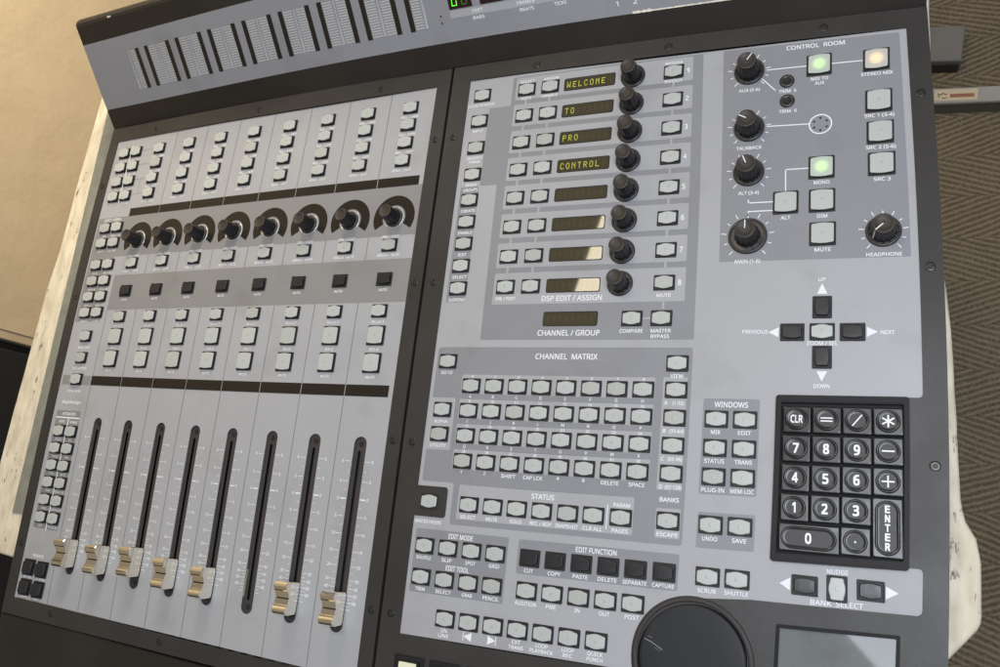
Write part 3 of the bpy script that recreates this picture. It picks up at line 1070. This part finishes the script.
# ------------------------------------------------------------------ alphanumeric displays
FONT = {'W': '10001 10001 10001 10101 10101 11011 10001', 'E': '11111 10000 10000 11110 10000 10000 11111', 'L': '10000 10000 10000 10000 10000 10000 11111', 'C': '01110 10001 10000 10000 10000 10001 01110',
        'O': '01110 10001 10001 10001 10001 10001 01110', 'M': '10001 11011 10101 10101 10001 10001 10001', 'T': '11111 00100 00100 00100 00100 00100 00100', 'P': '11110 10001 10001 11110 10000 10000 10000',
        'R': '11110 10001 10001 11110 10100 10010 10001', 'N': '10001 11001 10101 10011 10001 10001 10001'}


def display(x, y, s, tilt=0.0):
    px, py, an = bow_pose(x, y)
    b = MB()
    w, h = 43.4, 10.3
    b.loops([rect(-w / 2 - .8, w / 2 + .8, -h / 2 - .8, h / 2 + .8, 1.6, 3, 0.15), rect(-w / 2 - .5, w / 2 + .5, -h / 2 - .5, h / 2 + .5, 1.6, 3, 0.5), rect(-w / 2, w / 2, -h / 2, h / 2, 1.4, 3, 0.3)], BEZEL, cap_top=True, mtop=GLASS)
    frame = b.build('display', console, loc=(px, py, 0.35 if tilt else 0), rot=an)
    frame.rotation_euler.y = math.radians(tilt)
    t = MB()
    for c in range(8):
        ch = FONT.get(s[c]) if c < len(s) else None
        grid = ch.split() if ch else None
        for r in range(7):
            for k in range(5):
                on = grid and grid[r][k] == '1'
                if not on and ch:
                    continue
                X = -w / 2 + 2.4 + c * 5.05 + k * 0.60
                Y = 2.55 - r * 0.78 - 0.4
                m = DOTON if on else GLASSSEG
                d = 0.25 if on else 0.2
                e = 0.33 if on else 0.3
                t.add([(X - d, Y - e, 0.33), (X + d, Y - e, 0.33), (X + d, Y + e, 0.33), (X - d, Y + e, 0.33)], [(0, 1, 2, 3)], m)
    t.build('display_characters', frame)


for y, s, tl in zip(DY, ('WELCOME', 'TO', 'PRO', 'CONTROL', '', '', '', ''), (0, 0, 0, 0, 0, 0, 0, 0)):
    display(XD, y, s, tl)
display(XD, 71.8, '')

# ------------------------------------------------------------------ keypad
b = MB()
b.plate(dense(rect(-13.9, 70.7, -92.4, 16.6, 2.2, 4), 14), [dense(rect(-10.2, 67.3, -87.0, 11.6, 1.0, 2), 14)], 0.3, 2.6, FRAMEM)
b.plate(dense(rect(-12.4, 69.2, -90.9, 15.1, 2.0, 4), 14), [dense(rect(-10.8, 67.9, -87.8, 12.4, 1.0, 2), 14)], 2.6, 3.1, FRAMEM)
b.flat(dense(rect(-11, 68.2, -88.2, 12.6)), [], -3.0, SCREWIN)
b.build('keypad_frame', console, bow3)


def key(s, x, y, w=17.9, h=17.9):
    px, py, an = bow_pose(x, y)
    k = MB()
    k.loops([rect(-w / 2, w / 2, -h / 2, h / 2, 0.8, 2, -3), rect(-w / 2, w / 2, -h / 2, h / 2, 0.8, 2, 2.6), rect(-w / 2 + .5, w / 2 - .5, -h / 2 + .5, h / 2 - .5, 1.0, 2, 3.2), rect(-w / 2 + 1, w / 2 - 1, -h / 2 + 1, h / 2 - 1, 1.0, 2, 3.3)], KEYM, cap_top=True)
    o = k.build('keypad_key', console, loc=(px, py, 0), rot=an + random.gauss(0, .004))
    c = MB()
    r = 7.3
    hw, hh = max(0, w / 2 - 8.95), max(0, h / 2 - 8.95)

    def stad(rr, z):
        L = []
        n = 32
        for i in range(n):
            a = 2 * PI * i / n + 1e-4
            ca, sa = math.cos(a), math.sin(a)
            L.append((rr * ca + (hw if ca > 0 else -hw), rr * sa + (hh if sa > 0 else -hh), z))
        return L
    c.loops([stad(r, 3.0), stad(r, 4.3), stad(r - 0.4, 4.9), stad(r - 1.0, 5.0), stad(r - 1.3, 4.8), stad(r - 2.5, 4.72)], KEYM, cap_top=True, smooth=True, mtop=KEYCAPM)
    z = 5.02
    if s == '=':
        for yy in (1.0, -1.0):
            c.flat(rect(-3.7, 3.7, yy - .42, yy + .42), [], z, KEYWHITE)
    elif s == '-':
        c.flat(rect(-3.7, 3.7, -.45, .45), [], z, KEYWHITE)
    elif s == '+':
        c.flat(rect(-3.7, 3.7, -.45, .45), [], z, KEYWHITE)
        c.flat(rect(-.45, .45, -3.7, 3.7), [], z + 0.02, KEYWHITE)
    elif s == '/':
        c.flat([(-3.4, -3.7), (-2.4, -3.7), (3.4, 3.7), (2.4, 3.7)], [], z, KEYWHITE)
    elif s == '*':
        for q, a in enumerate((90, 30, 150)):
            a = math.radians(a)
            ca, sa = math.cos(a), math.sin(a)
            c.flat([(u * ca - v * sa, u * sa + v * ca) for u, v in ((-4, -.5), (4, -.5), (4, .5), (-4, .5))], [], z + .02 * q, KEYWHITE)
    elif s == '.':
        c.flat(circ(0, -0.3, 0.6, 10), [], z, KEYWHITE)
    elif s == 'CLR':
        text(c, s, 0, 0, 4.9, w=7.6, z=z, m=KEYWHITE, bold=0.02)
    elif s == 'ENTER':
        for q, ch in enumerate(s):
            text(c, ch, 0, 11.4 - q * 5.7, 4.2, w=2.9, z=z, m=KEYWHITE, bold=0.03)
    else:
        text(c, s, 0, 0, 6.1, w={'1': 2.2}.get(s, 3.8), z=z, m=KEYWHITE, bold=0.024)
    c.build('key_cap', o, rot=0)


PK = 19.15
for j, r in enumerate((('CLR', '=', '/', '*'), ('7', '8', '9', '-'), ('4', '5', '6', '+'), ('1', '2', '3'))):
    for i, s in enumerate(r):
        key(s, 0.1 + PK * i, 0.2 - 19.2 * j)
key('0', 0.1 + PK / 2, 0.2 - 19.2 * 4, w=17.9 + PK)
key('.', 0.1 + PK * 2, 0.2 - 19.2 * 4)
key('ENTER', 0.1 + PK * 3, 0.2 - 19.2 * 3.5, h=17.9 + 19.2)

# ------------------------------------------------------------------ jog wheel, touch pad, transport keys
px, py, an = bow_pose(-60.5, -160.6)
b = MB()
b.lathe([(40.2, 0.0), (40.2, 1.1), (39.7, 1.6), (37.4, 1.9), (36.4, 1.5), (35.9, 0.2), (35.9, -6)], mat('wheel_rim', (0.035, 0.029, 0.028), 0.55, spec=0.3, rvar=0.08, vscale=40), n=96, cap=False)
jr = b.build('jog_wheel', console, loc=(px, py, 0), rot=an)
b = MB()
b.lathe([(35.1, -6), (35.1, -0.2), (34.6, 0.45), (33.0, 0.6), (20, 0.55), (8, 0.5)], WHEEL, n=96)
for pts in ([(-31.7, 8.9), (-27, 7.4), (-22.5, 5.0), (-19.3, 3.2)], [(-29.5, 10.8), (-26.5, 10.2)], [(-24.5, 4.2), (-21.0, 2.2)]):
    w_ = 0.28 if len(pts) == 4 else 0.12
    up = [(x, y + w_) for x, y in pts]
    b.flat(pts + up[::-1], [], 0.72, SCRATCH)
b.build('wheel_disc', jr)
b = MB()
b.plate(dense(rect(-8.4, 66.8, -190.5, -131.4, 1.0, 2), 14), [dense(rect(-5.9, 64.3, -188, -134.0, .6, 2), 14)], -3, 0.5, mat('pad_frame', (0.008, 0.008, 0.008), 0.5, spec=0.15))
tp = b.build('touch_pad', console, bow3)
b = MB()
b.flat(dense(rect(-6.2, 64.6, -188.5, -133.8), 14), [], -1.6, PAD)
b.build('pad_surface', tp, bow3)
for k in range(6):
    x0 = -279.4 + 29.6 * k
    b = MB()
    L1 = rect(x0, x0 + 25.4, -219, -187.6, 1.5, 3)
    L2 = rect(x0 + 1.6, x0 + 23.8, -217.4, -189.2, 1.2, 3)
    L3 = rect(x0 + 3.4, x0 + 22.0, -215.6, -191.0, 1.0, 3)
    b.plate(dense(L1), [dense(L2)], 0.7, 1.3, FRAMEM)
    b.flat(dense(L2), [dense(L3)], 0.95, SCREWIN)
    b.plate(dense(L3), [], 0.9, 3.4, KEYM)
    if k == 0:
        b.plate(dense(rect(x0 + 5.4, x0 + 20.2, -214, -192.6, .6, 2)), [], 3.4, 3.7, CREAMKEY)
    b.build('transport_button', console, bow3)

# ================================================================== METER BRIDGE
mb = MB()


def strip(sA, hA, sB, hB, m, x0=-744.5, x1=94.4, smooth=False):
    n = 40
    xs = [x0 + (x1 - x0) * i / n for i in range(n + 1)]
    mb.add([bridge_pt(x, sA, hA) for x in xs] + [bridge_pt(x, sB, hB) for x in xs], [(i, i + 1, n + 2 + i, n + 1 + i) for i in range(n)], m, smooth)


strip(-1.0, -1.5, 0.8, 0.0, BRIDGEB)
strip(0.8, 0.0, 23.6, 0.0, BRIDGEB)
strip(23.6, 0.0, 98.6, 0.0, BRIDGEG)
strip(98.6, 0.0, 119.0, 0.0, BRIDGEB)
strip(119.0, 0.0, 122.0, -0.8, BRIDGEB, smooth=True)
strip(122.0, -0.8, 124.6, -3.4, BRIDGEB, smooth=True)
strip(124.6, -3.4, 126.2, -8.0, BRIDGEB, smooth=True)
strip(126.2, -8.0, 122.0, -60.0, BRIDGEB)
strip(122.0, -60.0, 20.0, -120.0, BRIDGEB)
for x in (-744.5, 94.4):
    L = [bridge_pt(x, s, h) for s, h in ((-1, -1.5), (0.8, 0), (119, 0), (122, -0.8), (124.6, -3.4), (126.2, -8), (122, -60), (20, -120), (-20, -60))]
    mb.add(L, [tuple(range(len(L)))] if x > 0 else [tuple(range(len(L)))[::-1]], BRIDGEB)


def bq(x0, x1, s0, s1, m, h=0.12):
    mb.add([bridge_pt(x0, s0, h), bridge_pt(x1, s0, h), bridge_pt(x1, s1, h), bridge_pt(x0, s1, h)], [(0, 1, 2, 3)], m)


def btext(s, x, y, h, w=None):
    text(mb, s, x, y, h, w=w, z=0, fn=lambda q: bridge_pt(q[0], q[1], 0.15 + q[2]))


PRINT = mat('bridge_print', (0.46, 0.46, 0.45), 0.6)
PR = [-666.0 + 46.15 * i for i in range(8)]   # right bar of each tick field starts here
first = PR[0]
METERS = []
for i in range(8):
    METERS += [first + 46.15 * i, first + 14.2 + 46.15 * i]
NT = 17


def ticks(x0, x1, digits=None):
    for k in range(NT):
        s = 40.2 + k * (80.2 - 40.2) / (NT - 1)
        bq(x0, x1, s - 0.55, s + 0.55, PRINT)


dig = ['0', '1', '2', '3', '4', '5', '6', '7', '8', '9', '10', '12', '14', '16', '18', '20', '25', '30', '40', '60']
ticks(-677.0, -669.2)
for k, d in enumerate(dig[::-1]):
    btext(d, -680.0, 40.2 + k * 40.0 / 19, 1.5, 1.1 * len(d))
for i in range(8):
    a = METERS[2 * i + 1] + 3.2
    c = a + 13.2
    if i < 7:
        ticks(a, a + 10.8)
        ticks(c + 2.4, c + 12.6)
        for k, d in enumerate(dig[::-1]):
            btext(d, c, 40.2 + k * 40.0 / 19, 1.5, 1.1 * len(d))
    else:
        ticks(a, a + 9.0)
        for k, d in enumerate(dig[::-1]):
            btext(d, a + 11.4, 40.2 + k * 40.0 / 19, 1.5, 1.1 * len(d))
# counter section
for x, s in ((-298.5, 47.3), (-298.9, 41.2)):
    mb.add([bridge_pt(x + 0.9 * math.cos(a), s + 0.9 * math.sin(a), 0.15) for a in [2 * PI * k / 10 for k in range(10)]], [tuple(range(10))], SCREWIN)
LG = mat('bridge_light_strip', (0.34, 0.345, 0.36), 0.5)
bq(-289.2, -150, 43.9, 50.6, LG, 0.1)
btext('FEET', -262.2, 47.2, 2.6, 10)
btext('FRAMES', -217.2, 47.0, 2.6, 16)
btext('TICKS', -187.0, 41.2, 2.7, 11)
btext('BARS', -262.4, 41.0, 2.7, 11)
btext('BEATS', -217.2, 41.0, 2.7, 13)
btext('1', -139.0, 33.2, 3.8, 2.0)
btext('2', -123.9, 33.1, 3.8, 3.4)
# ragged pale line along the edge
random.seed(3)
seg = 60
up = []
lo = []
for k in range(seg + 1):
    x = -127.5 + k * (127.5 - 45) / seg
    t = (1.5 if k < 12 else 0.6) * (0.45 + random.random())
    up.append((x, 24.1 + t * 0.9))
    lo.append((x, 23.7 - t * 0.25))
mb.add([bridge_pt(x, s, 0.16) for x, s in lo] + [bridge_pt(x, s, 0.16) for x, s in up], [(i, i + 1, seg + 2 + i, seg + 1 + i) for i in range(seg)], PALEMETAL)
# small chip on the top edge
mb.add([bridge_pt(-693 + a, 120.2 + c, 0.15) for a, c in ((0, 0), (4, -.6), (6.5, .2), (5, 1.5), (1, 1.4))], [(0, 1, 2, 3, 4)], PALEMETAL)
bridge = mb.build('meter_bridge', console)

for k, x in enumerate(METERS):
    b = MB()
    L = [(x - 2.5, 38.3), (x + 2.5, 38.3), (x + 2.5, 82.2), (x - 2.5, 82.2)]
    b.add([bridge_pt(u, v, 0.05) for u, v in L] + [bridge_pt(u, v, 0.5) for u, v in L], [(4, 5, 6, 7), (0, 1, 5, 4), (1, 2, 6, 5), (2, 3, 7, 6), (3, 0, 4, 7)], METER)
    b.build('level_meter', console)


def seg7(b, x, s, w, h, on, m, off):
    t = 1.0
    sl = 0.06
    segs = {'a': (0, h - t, w, h), 'g': (0, h / 2 - t / 2, w, h / 2 + t / 2), 'd': (0, 0, w, t), 'f': (0, h / 2, t, h), 'b': (w - t, h / 2, w, h), 'e': (0, 0, t, h / 2), 'c': (w - t, 0, w, h / 2)}
    for kq, (x0, y0, x1, y1) in segs.items():
        if kq not in on and off is None:
            continue
        g = 0.2
        q = [(x0 + g, y0 + g), (x1 - g, y0 + g), (x1 - g, y1 - g), (x0 + g, y1 - g)]
        b.add([bridge_pt(x + u + v * sl, s + v, 0.75) for u, v in q], [(0, 1, 2, 3)], m if kq in on else off)


for k, (x0, x1, d) in enumerate(((-288.6, -266.4, '01'), (-258.5, -236, ''), (-228.5, -206, ''), (-198, -175.5, ''))):
    b = MB()
    L = [(x0, 51.6), (x1, 51.6), (x1, 66), (x0, 66)]
    b.add([bridge_pt(u, v, 0.05) for u, v in L] + [bridge_pt(u, v, 0.6) for u, v in L], [(4, 5, 6, 7), (0, 1, 5, 4), (1, 2, 6, 5), (2, 3, 7, 6), (3, 0, 4, 7)], REDBLACK)
    tdisp = b.build('time_display', console)
    if d:
        b = MB()
        seg7(b, x0 + 3.0, 54.0, 5.4, 9.5, 'abcdef', GREEN, None)
        seg7(b, x0 + 12.6, 54.0, 5.4, 9.5, 'bc', GREEND, GREEND)
        b.build('display_digits', tdisp)

# ================================================================== DESK the console stands on
PAINT = bpy.data.materials.new('worn_white_paint')
PAINT.use_nodes = True
nt = PAINT.node_tree
bs = nt.nodes['Principled BSDF']
tc = nt.nodes.new('ShaderNodeTexCoord')
n1 = nt.nodes.new('ShaderNodeTexNoise')
n1.inputs['Scale'].default_value = 60
n1.inputs['Detail'].default_value = 10
mp = nt.nodes.new('ShaderNodeMapping')
mp.inputs['Scale'].default_value = (1.7, 0.55, 1)
nt.links.new(tc.outputs['Object'], mp.inputs['Vector'])
nt.links.new(mp.outputs['Vector'], n1.inputs['Vector'])
r1 = nt.nodes.new('ShaderNodeValToRGB')
r1.color_ramp.elements[0].position = 0.3
r1.color_ramp.elements[0].color = (0.50, 0.435, 0.315, 1)
r1.color_ramp.elements[1].position = 0.66
r1.color_ramp.elements[1].color = (0.72, 0.645, 0.50, 1)
nt.links.new(n1.outputs['Fac'], r1.inputs['Fac'])
n2 = nt.nodes.new('ShaderNodeTexNoise')
n2.inputs['Scale'].default_value = 62
n2.inputs['Detail'].default_value = 9
n2.inputs['Roughness'].default_value = 0.7
nt.links.new(mp.outputs['Vector'], n2.inputs['Vector'])
r2 = nt.nodes.new('ShaderNodeValToRGB')
r2.color_ramp.elements[0].position = 0.605
r2.color_ramp.elements[1].position = 0.66
nt.links.new(n2.outputs['Fac'], r2.inputs['Fac'])
mx = nt.nodes.new('ShaderNodeMix')
mx.data_type = 'RGBA'
nt.links.new(r2.outputs['Color'], mx.inputs[0])
nt.links.new(r1.outputs['Color'], mx.inputs[6])
mx.inputs[7].default_value = (0.12, 0.08, 0.045, 1)
nt.links.new(mx.outputs[2], bs.inputs['Base Color'])
bs.inputs['Roughness'].default_value = 0.6
bp = nt.nodes.new('ShaderNodeBump')
bp.inputs['Strength'].default_value = 0.5
bp.inputs['Distance'].default_value = 0.0006
nt.links.new(n2.outputs['Fac'], bp.inputs['Height'])
nt.links.new(bp.outputs['Normal'], bs.inputs['Normal'])
SHADEGREY = mat('desk_painted_shade', (0.20, 0.20, 0.165), 0.7, var=0.15, vscale=60)  # grey painted in as the console's shadow on the desk

desk = bpy.data.objects.new('desk', None)
COL.objects.link(desk)
desk.location = (0, 0, -0.72)
desk['label'] = 'worn cream painted desk whose chipped edges stick out on both sides of the console'
desk['category'] = 'desk'
L = [(-770, -120), (-770, 420), (-788, 420), (-789.2, 359.7), (-791.5, 317.9), (-795.6, 241.5), (-797.5, 167.4), (-803.5, 119.6), (-806.3, 49.6), (-809.4, -18.2), (-810.6, -73), (-809, -140), (-806, -158), (-797, -166), (-756, -169.4), (-700, -170), (60, -165), (89.5, -142), (91.6, -140.2),
     (107.0, -121.5), (108.8, -117.5), (109.5, -112.8), (110.2, -82.0), (109.8, -78.5), (107.8, -67.0), (102.6, -57.0), (101.4, -51.0), (100.2, -43.7), (99.3, -12.2), (98.6, 27), (97.2, 67.6), (94.9, 97), (90, 130), (88, 420), (-690, 420), (-690, -120)]
b = MB()
n = len(L)


def offset(L, d):
    a = area(L)
    sg = 1 if a > 0 else -1
    R = []
    m_ = len(L)
    for i in range(m_):
        p0, p1, p2 = L[i - 1], L[i], L[(i + 1) % m_]
        e1 = Vector((p1[0] - p0[0], p1[1] - p0[1])).normalized()
        e2 = Vector((p2[0] - p1[0], p2[1] - p1[1])).normalized()
        nn = (Vector((-e1.y, e1.x)) + Vector((-e2.y, e2.x)))
        nn = nn.normalized() if nn.length > 1e-6 else Vector((-e1.y, e1.x))
        R.append((p1[0] + sg * nn.x * d, p1[1] + sg * nn.y * d))
    return R


DL = dense(L[1:] + L[:1], 18)
if area(DL) < 0:
    DL = DL[::-1]
# the paint edge is hand worn: wobble it a little
DL = [(x + 0.5 * noise.noise(Vector((x * .05, y * .05, 0))), y) for x, y in DL]
D1, D2 = offset(DL, 0.9), offset(DL, 2.2)
b.flat(D2, [], -20 + 720, PAINT)
nn_ = len(DL)
for A, za, B_, zb in ((D2, 700, D1, 699.5), (D1, 699.5, DL, 698.2), (DL, 698.2, DL, 672)):
    vs = [(x, y, za) for x, y in A] + [(x, y, zb) for x, y in B_]
    b.add(vs, [(i, nn_ + i, nn_ + (i + 1) % nn_, (i + 1) % nn_) for i in range(nn_)], PAINT, True)
b.flat(DL[::-1], [], 672, PAINT)
b.build('desk_top', desk)
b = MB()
b.box(-770.2, -700, -125.6, 420, 699.2, 701.2, SHADEGREY)
b.build('shade_strip', desk)
for x in (-700, 20):
    b = MB()
    b.box(x - 20, x + 20, -120, 400, 0, 671, PAINT, 2)
    b.build('desk_leg', desk)

# ================================================================== the room: carpet, wall, black block for the dark opening, floor hardware
FZ = -720
carpet = bpy.data.materials.new('herringbone_carpet')
carpet.use_nodes = True
nt = carpet.node_tree
bs = nt.nodes['Principled BSDF']
N = nt.nodes.new
lk = nt.links.new


def mth(op, a=None, b_=None, c=None):
    q = N('ShaderNodeMath')
    q.operation = op
    for i, v in enumerate((a, b_, c)):
        if v is None:
            continue
        if isinstance(v, (int, float)):
            q.inputs[i].default_value = v
        else:
            lk(v, q.inputs[i])
    return q.outputs[0]


tc = N('ShaderNodeTexCoord')
nz = N('ShaderNodeTexNoise')
nz.inputs['Scale'].default_value = 22
lk(tc.outputs['Object'], nz.inputs['Vector'])
sx = N('ShaderNodeSeparateXYZ')
lk(tc.outputs['Object'], sx.inputs[0])
wob = mth('MULTIPLY_ADD', nz.outputs['Fac'], 0.006, -0.003)
X = sx.outputs['X']
Y = mth('ADD', sx.outputs['Y'], wob)
band = mth('FLOOR', mth('DIVIDE', Y, 0.066))
par = mth('MULTIPLY_ADD', mth('MODULO', mth('ADD', band, 1000), 2), 2, -1)     # -1 / +1
ph = mth('ADD', Y, mth('MULTIPLY', mth('MULTIPLY', X, par), 0.36))
rib = mth('SINE', mth('MULTIPLY', ph, 2 * PI / 0.0088))
rib01 = mth('MULTIPLY_ADD', rib, 0.5, 0.5)
fn = N('ShaderNodeTexNoise')
fn.inputs['Scale'].default_value = 260
fn.inputs['Detail'].default_value = 4
lk(tc.outputs['Object'], fn.inputs['Vector'])
wn = N('ShaderNodeTexNoise')
wn.inputs['Scale'].default_value = 9
wn.inputs['Detail'].default_value = 4
lk(tc.outputs['Object'], wn.inputs['Vector'])
fac = mth('ADD', mth('MULTIPLY', rib01, 0.6), mth('ADD', mth('MULTIPLY_ADD', fn.outputs['Fac'], 1.1, -0.38), mth('MULTIPLY_ADD', wn.outputs['Fac'], 0.5, -0.23)))
rp = N('ShaderNodeValToRGB')
rp.color_ramp.elements[0].position = 0.12
rp.color_ramp.elements[0].color = (0.130, 0.098, 0.062, 1)
rp.color_ramp.elements[1].position = 0.85
rp.color_ramp.elements[1].color = (0.285, 0.225, 0.145, 1)
lk(fac, rp.inputs['Fac'])
lk(rp.outputs['Color'], bs.inputs['Base Color'])
bs.inputs['Roughness'].default_value = 0.95
bs.inputs['Specular IOR Level'].default_value = 0.1
bp = N('ShaderNodeBump')
bp.inputs['Strength'].default_value = 0.8
bp.inputs['Distance'].default_value = 0.004
lk(fac, bp.inputs['Height'])
lk(bp.outputs['Normal'], bs.inputs['Normal'])
b = MB()
b.add([(-2500, -2000, FZ), (2500, -2000, FZ), (2500, 3000, FZ), (-2500, 3000, FZ)], [(0, 1, 2, 3)], carpet)
fl = b.build('floor', None)
fl['kind'] = 'structure'
fl['label'] = 'brown ribbed carpet with a zigzag weave'

wallm = bpy.data.materials.new('tan_plaster')
wallm.use_nodes = True
nt = wallm.node_tree
bs = nt.nodes['Principled BSDF']
N = nt.nodes.new
lk = nt.links.new
tc = N('ShaderNodeTexCoord')
a1 = N('ShaderNodeTexNoise')
a1.inputs['Scale'].default_value = 16
a1.inputs['Detail'].default_value = 5
a1.inputs['Distortion'].default_value = 0.3
lk(tc.outputs['Object'], a1.inputs['Vector'])
a2 = N('ShaderNodeTexNoise')
a2.inputs['Scale'].default_value = 170
a2.inputs['Detail'].default_value = 3
lk(tc.outputs['Object'], a2.inputs['Vector'])
rr = N('ShaderNodeValToRGB')
rr.color_ramp.elements[0].position = 0.25
rr.color_ramp.elements[0].color = (0.50, 0.385, 0.235, 1)
rr.color_ramp.elements[1].position = 0.8
rr.color_ramp.elements[1].color = (0.55, 0.43, 0.27, 1)
lk(a1.outputs['Fac'], rr.inputs['Fac'])
lk(rr.outputs['Color'], bs.inputs['Base Color'])
bs.inputs['Roughness'].default_value = 0.7
ad = mth('MULTIPLY_ADD', a2.outputs['Fac'], 0.12, a1.outputs['Fac'])
bp = N('ShaderNodeBump')
bp.inputs['Strength'].default_value = 0.35
bp.inputs['Distance'].default_value = 0.006
lk(ad, bp.inputs['Height'])
lk(bp.outputs['Normal'], bs.inputs['Normal'])
b = MB()
b.box(-1010, -950, 90.5, 2200, FZ, 700, wallm)
w = b.build('wall', None)
w['kind'] = 'structure'
w['label'] = 'rough tan plaster wall left of the desk'
TRIM = mat('wall_trim', (0.48, 0.37, 0.24), 0.6, var=0.06, vscale=40)
b = MB()
b.box(-1012, -951.2, 79.0, 90.4, FZ, 700, TRIM, 1.2)
w2 = b.build('wall_corner_trim', None)
w2['kind'] = 'structure'
w2['label'] = 'narrow tan trim closing the end of the plaster wall'
dblock = bpy.data.objects.new('dark_block', None)  # black block added in place of the dark opening past the wall
COL.objects.link(dblock)
dblock.location = (-1.113, -0.392, FZ * S)
dblock['label'] = 'plain black block filling the dark opening beyond the trimmed end of the tan wall'
dblock['category'] = 'dark_block'
DBLOCKM = mat('dark_block_black', (0.008, 0.0075, 0.007), 0.75)
b = MB()
b.box(-250, 150, -700, 470, 0, 690, DBLOCKM, 4)
b.build('dark_block_body', dblock)
b = MB()
b.box(150.1, 160, -690, 460, 20, 680, DBLOCKM, 2)
b.build('dark_block_face', dblock)

# grey hardware on the floor at the right
STEEL = mat('grey_paint_metal', (0.19, 0.175, 0.155), 0.45, var=0.06, vscale=30, rvar=0.06)
bx = bpy.data.objects.new('equipment_box', None)
COL.objects.link(bx)
bx.location = (0.155, 0.705, FZ * S)
bx.rotation_euler.z = math.radians(-7)
bx['label'] = 'small dark grey metal box on the carpet behind the long pale rail'
bx['category'] = 'box'
b = MB()
b.box(-90, 23, -30, 30, 2, 30, STEEL, 2.0)
b.build('box_body', bx)
b = MB()
b.box(-86, 20, -33.5, -30.2, 1, 24, mat('box_side', (0.03, 0.028, 0.025), 0.6), 0.5)
b.build('box_front', bx)
rail = bpy.data.objects.new('floor_rail', None)
COL.objects.link(rail)
rail.location = (0.136, 0.612, FZ * S)
rail.rotation_euler.z = math.radians(-4.6)
rail['label'] = 'long pale grey metal rail with a warning sticker running right from under the console'
rail['category'] = 'rail'
b = MB()
RAILM = mat('rail_grey', (0.36, 0.34, 0.29), 0.4, var=0.05, vscale=25)
b.box(-180, 420, -11.5, 13, 32, 38, RAILM, 1.2)
b.build('rail_body', rail)
b = MB()
b.box(-180, 420, -9, 11, 1, 31.9, mat('rail_base', (0.11, 0.10, 0.08), 0.6), 1)
b.build('rail_base', rail)
b = MB()
STK = mat('sticker_cream', (0.62, 0.50, 0.33), 0.5)
STR = mat('sticker_red', (0.32, 0.13, 0.08), 0.5)
b.box(0, 57, -8, 10, 38.0, 38.3, STK)
b.flat(rect(20.5, 52.5, -3.6, 2.4, .5, 2), [], 38.5, STR)
for (ax, ay), (cx_, cy_) in (((4, 4), (9, 1)), ((9, 1), (11, 5)), ((11, 4), (17, 1)), ((10, -3), (13, -5)), ((13, -5), (16.5, -3)), ((5, 2), (6, -3))):
    d = math.hypot(cx_ - ax, cy_ - ay)
    nx, ny = -(cy_ - ay) / d * .55, (cx_ - ax) / d * .55
    b.flat([(ax + nx, ay + ny), (cx_ + nx, cy_ + ny), (cx_ - nx, cy_ - ny), (ax - nx, ay - ny)], [], 38.52, SCREWIN)
b.build('warning_sticker', rail)

# ================================================================== light
W = bpy.data.worlds.new('World')
scene.world = W
W.use_nodes = True
nt = W.node_tree
N = nt.nodes.new
lk = nt.links.new
bg = nt.nodes['Background']
tc = N('ShaderNodeTexCoord')
sx = N('ShaderNodeSeparateXYZ')
lk(tc.outputs['Generated'], sx.inputs[0])
mr = N('ShaderNodeMapRange')
mr.inputs['From Min'].default_value = -0.7
mr.inputs['From Max'].default_value = 0.6
lk(sx.outputs['X'], mr.inputs['Value'])
rp = N('ShaderNodeValToRGB')
rp.color_ramp.elements[0].color = (0.52, 0.43, 0.31, 1)
rp.color_ramp.elements[1].color = (0.30, 0.37, 0.50, 1)
lk(mr.outputs['Result'], rp.inputs['Fac'])
lk(rp.outputs['Color'], bg.inputs['Color'])
bg.inputs['Strength'].default_value = 0.5


def area_light(name, loc, target, size, energy, col, sy=None, spread=None):
    ld = bpy.data.lights.new(name, 'AREA')
    ld.energy = energy
    ld.color = col
    ld.size = size * S
    if sy:
        ld.shape = 'RECTANGLE'
        ld.size_y = sy * S
    if spread:
        ld.spread = spread
    o = bpy.data.objects.new(name, ld)
    COL.objects.link(o)
    o.location = [c * S for c in loc]
    d = Vector([t - l for t, l in zip(target, loc)])
    o.rotation_euler = d.to_track_quat('-Z', 'Y').to_euler()
    return o


def flat_light(name, x, y, z, w, h, rot, energy, col):
    o = area_light(name, (x, y, z), (x, y, 0), w, energy, col, h)
    o.rotation_euler = (0, 0, math.radians(rot))
    return o


flat_light('ceiling_light', 254, -48, 1300, 600, 600, 45, 17.5, (0.86, 0.915, 1.0))
flat_light('room_lamp', -566, 722, 1700, 380, 310, -15.4, 6.5, (1.0, 0.88, 0.64))
area_light('wall_fill', (-480, 980, 520), (-960, 330, -60), 300, 3.9, (1.0, 0.88, 0.68), spread=math.radians(100))  # unseen fill light added to brighten the tan wall

# ================================================================== camera
R = [[0.9106902356030414, 0.10298505978746397, -0.4000467125697316], [-0.003589595018275993, -0.9664157768384827, -0.25695848124799847], [-0.4130743390539792, 0.23544558551445743, -0.8797357368419643]]
cd = bpy.data.cameras.new('camera')
cd.sensor_width = 36
cd.lens = 821.7768540380833 / 1000 * 36
cd.clip_start = 0.01
cd.clip_end = 50
cam = bpy.data.objects.new('camera', cd)
COL.objects.link(cam)
cam.matrix_world = Matrix(((R[0][0], -R[1][0], -R[2][0], 49.734172473628405 * S), (R[0][1], -R[1][1], -R[2][1], -94.35601477000246 * S), (R[0][2], -R[1][2], -R[2][2], 580.889613334689 * S), (0, 0, 0, 1)))
scene.camera = cam
scene.view_settings.view_transform = 'Standard'
scene.view_settings.look = 'None'
scene.view_settings.exposure = 0.06
scene.view_settings.gamma = 1
scene.cycles.use_denoising = True
scene.cycles.max_bounces = 6
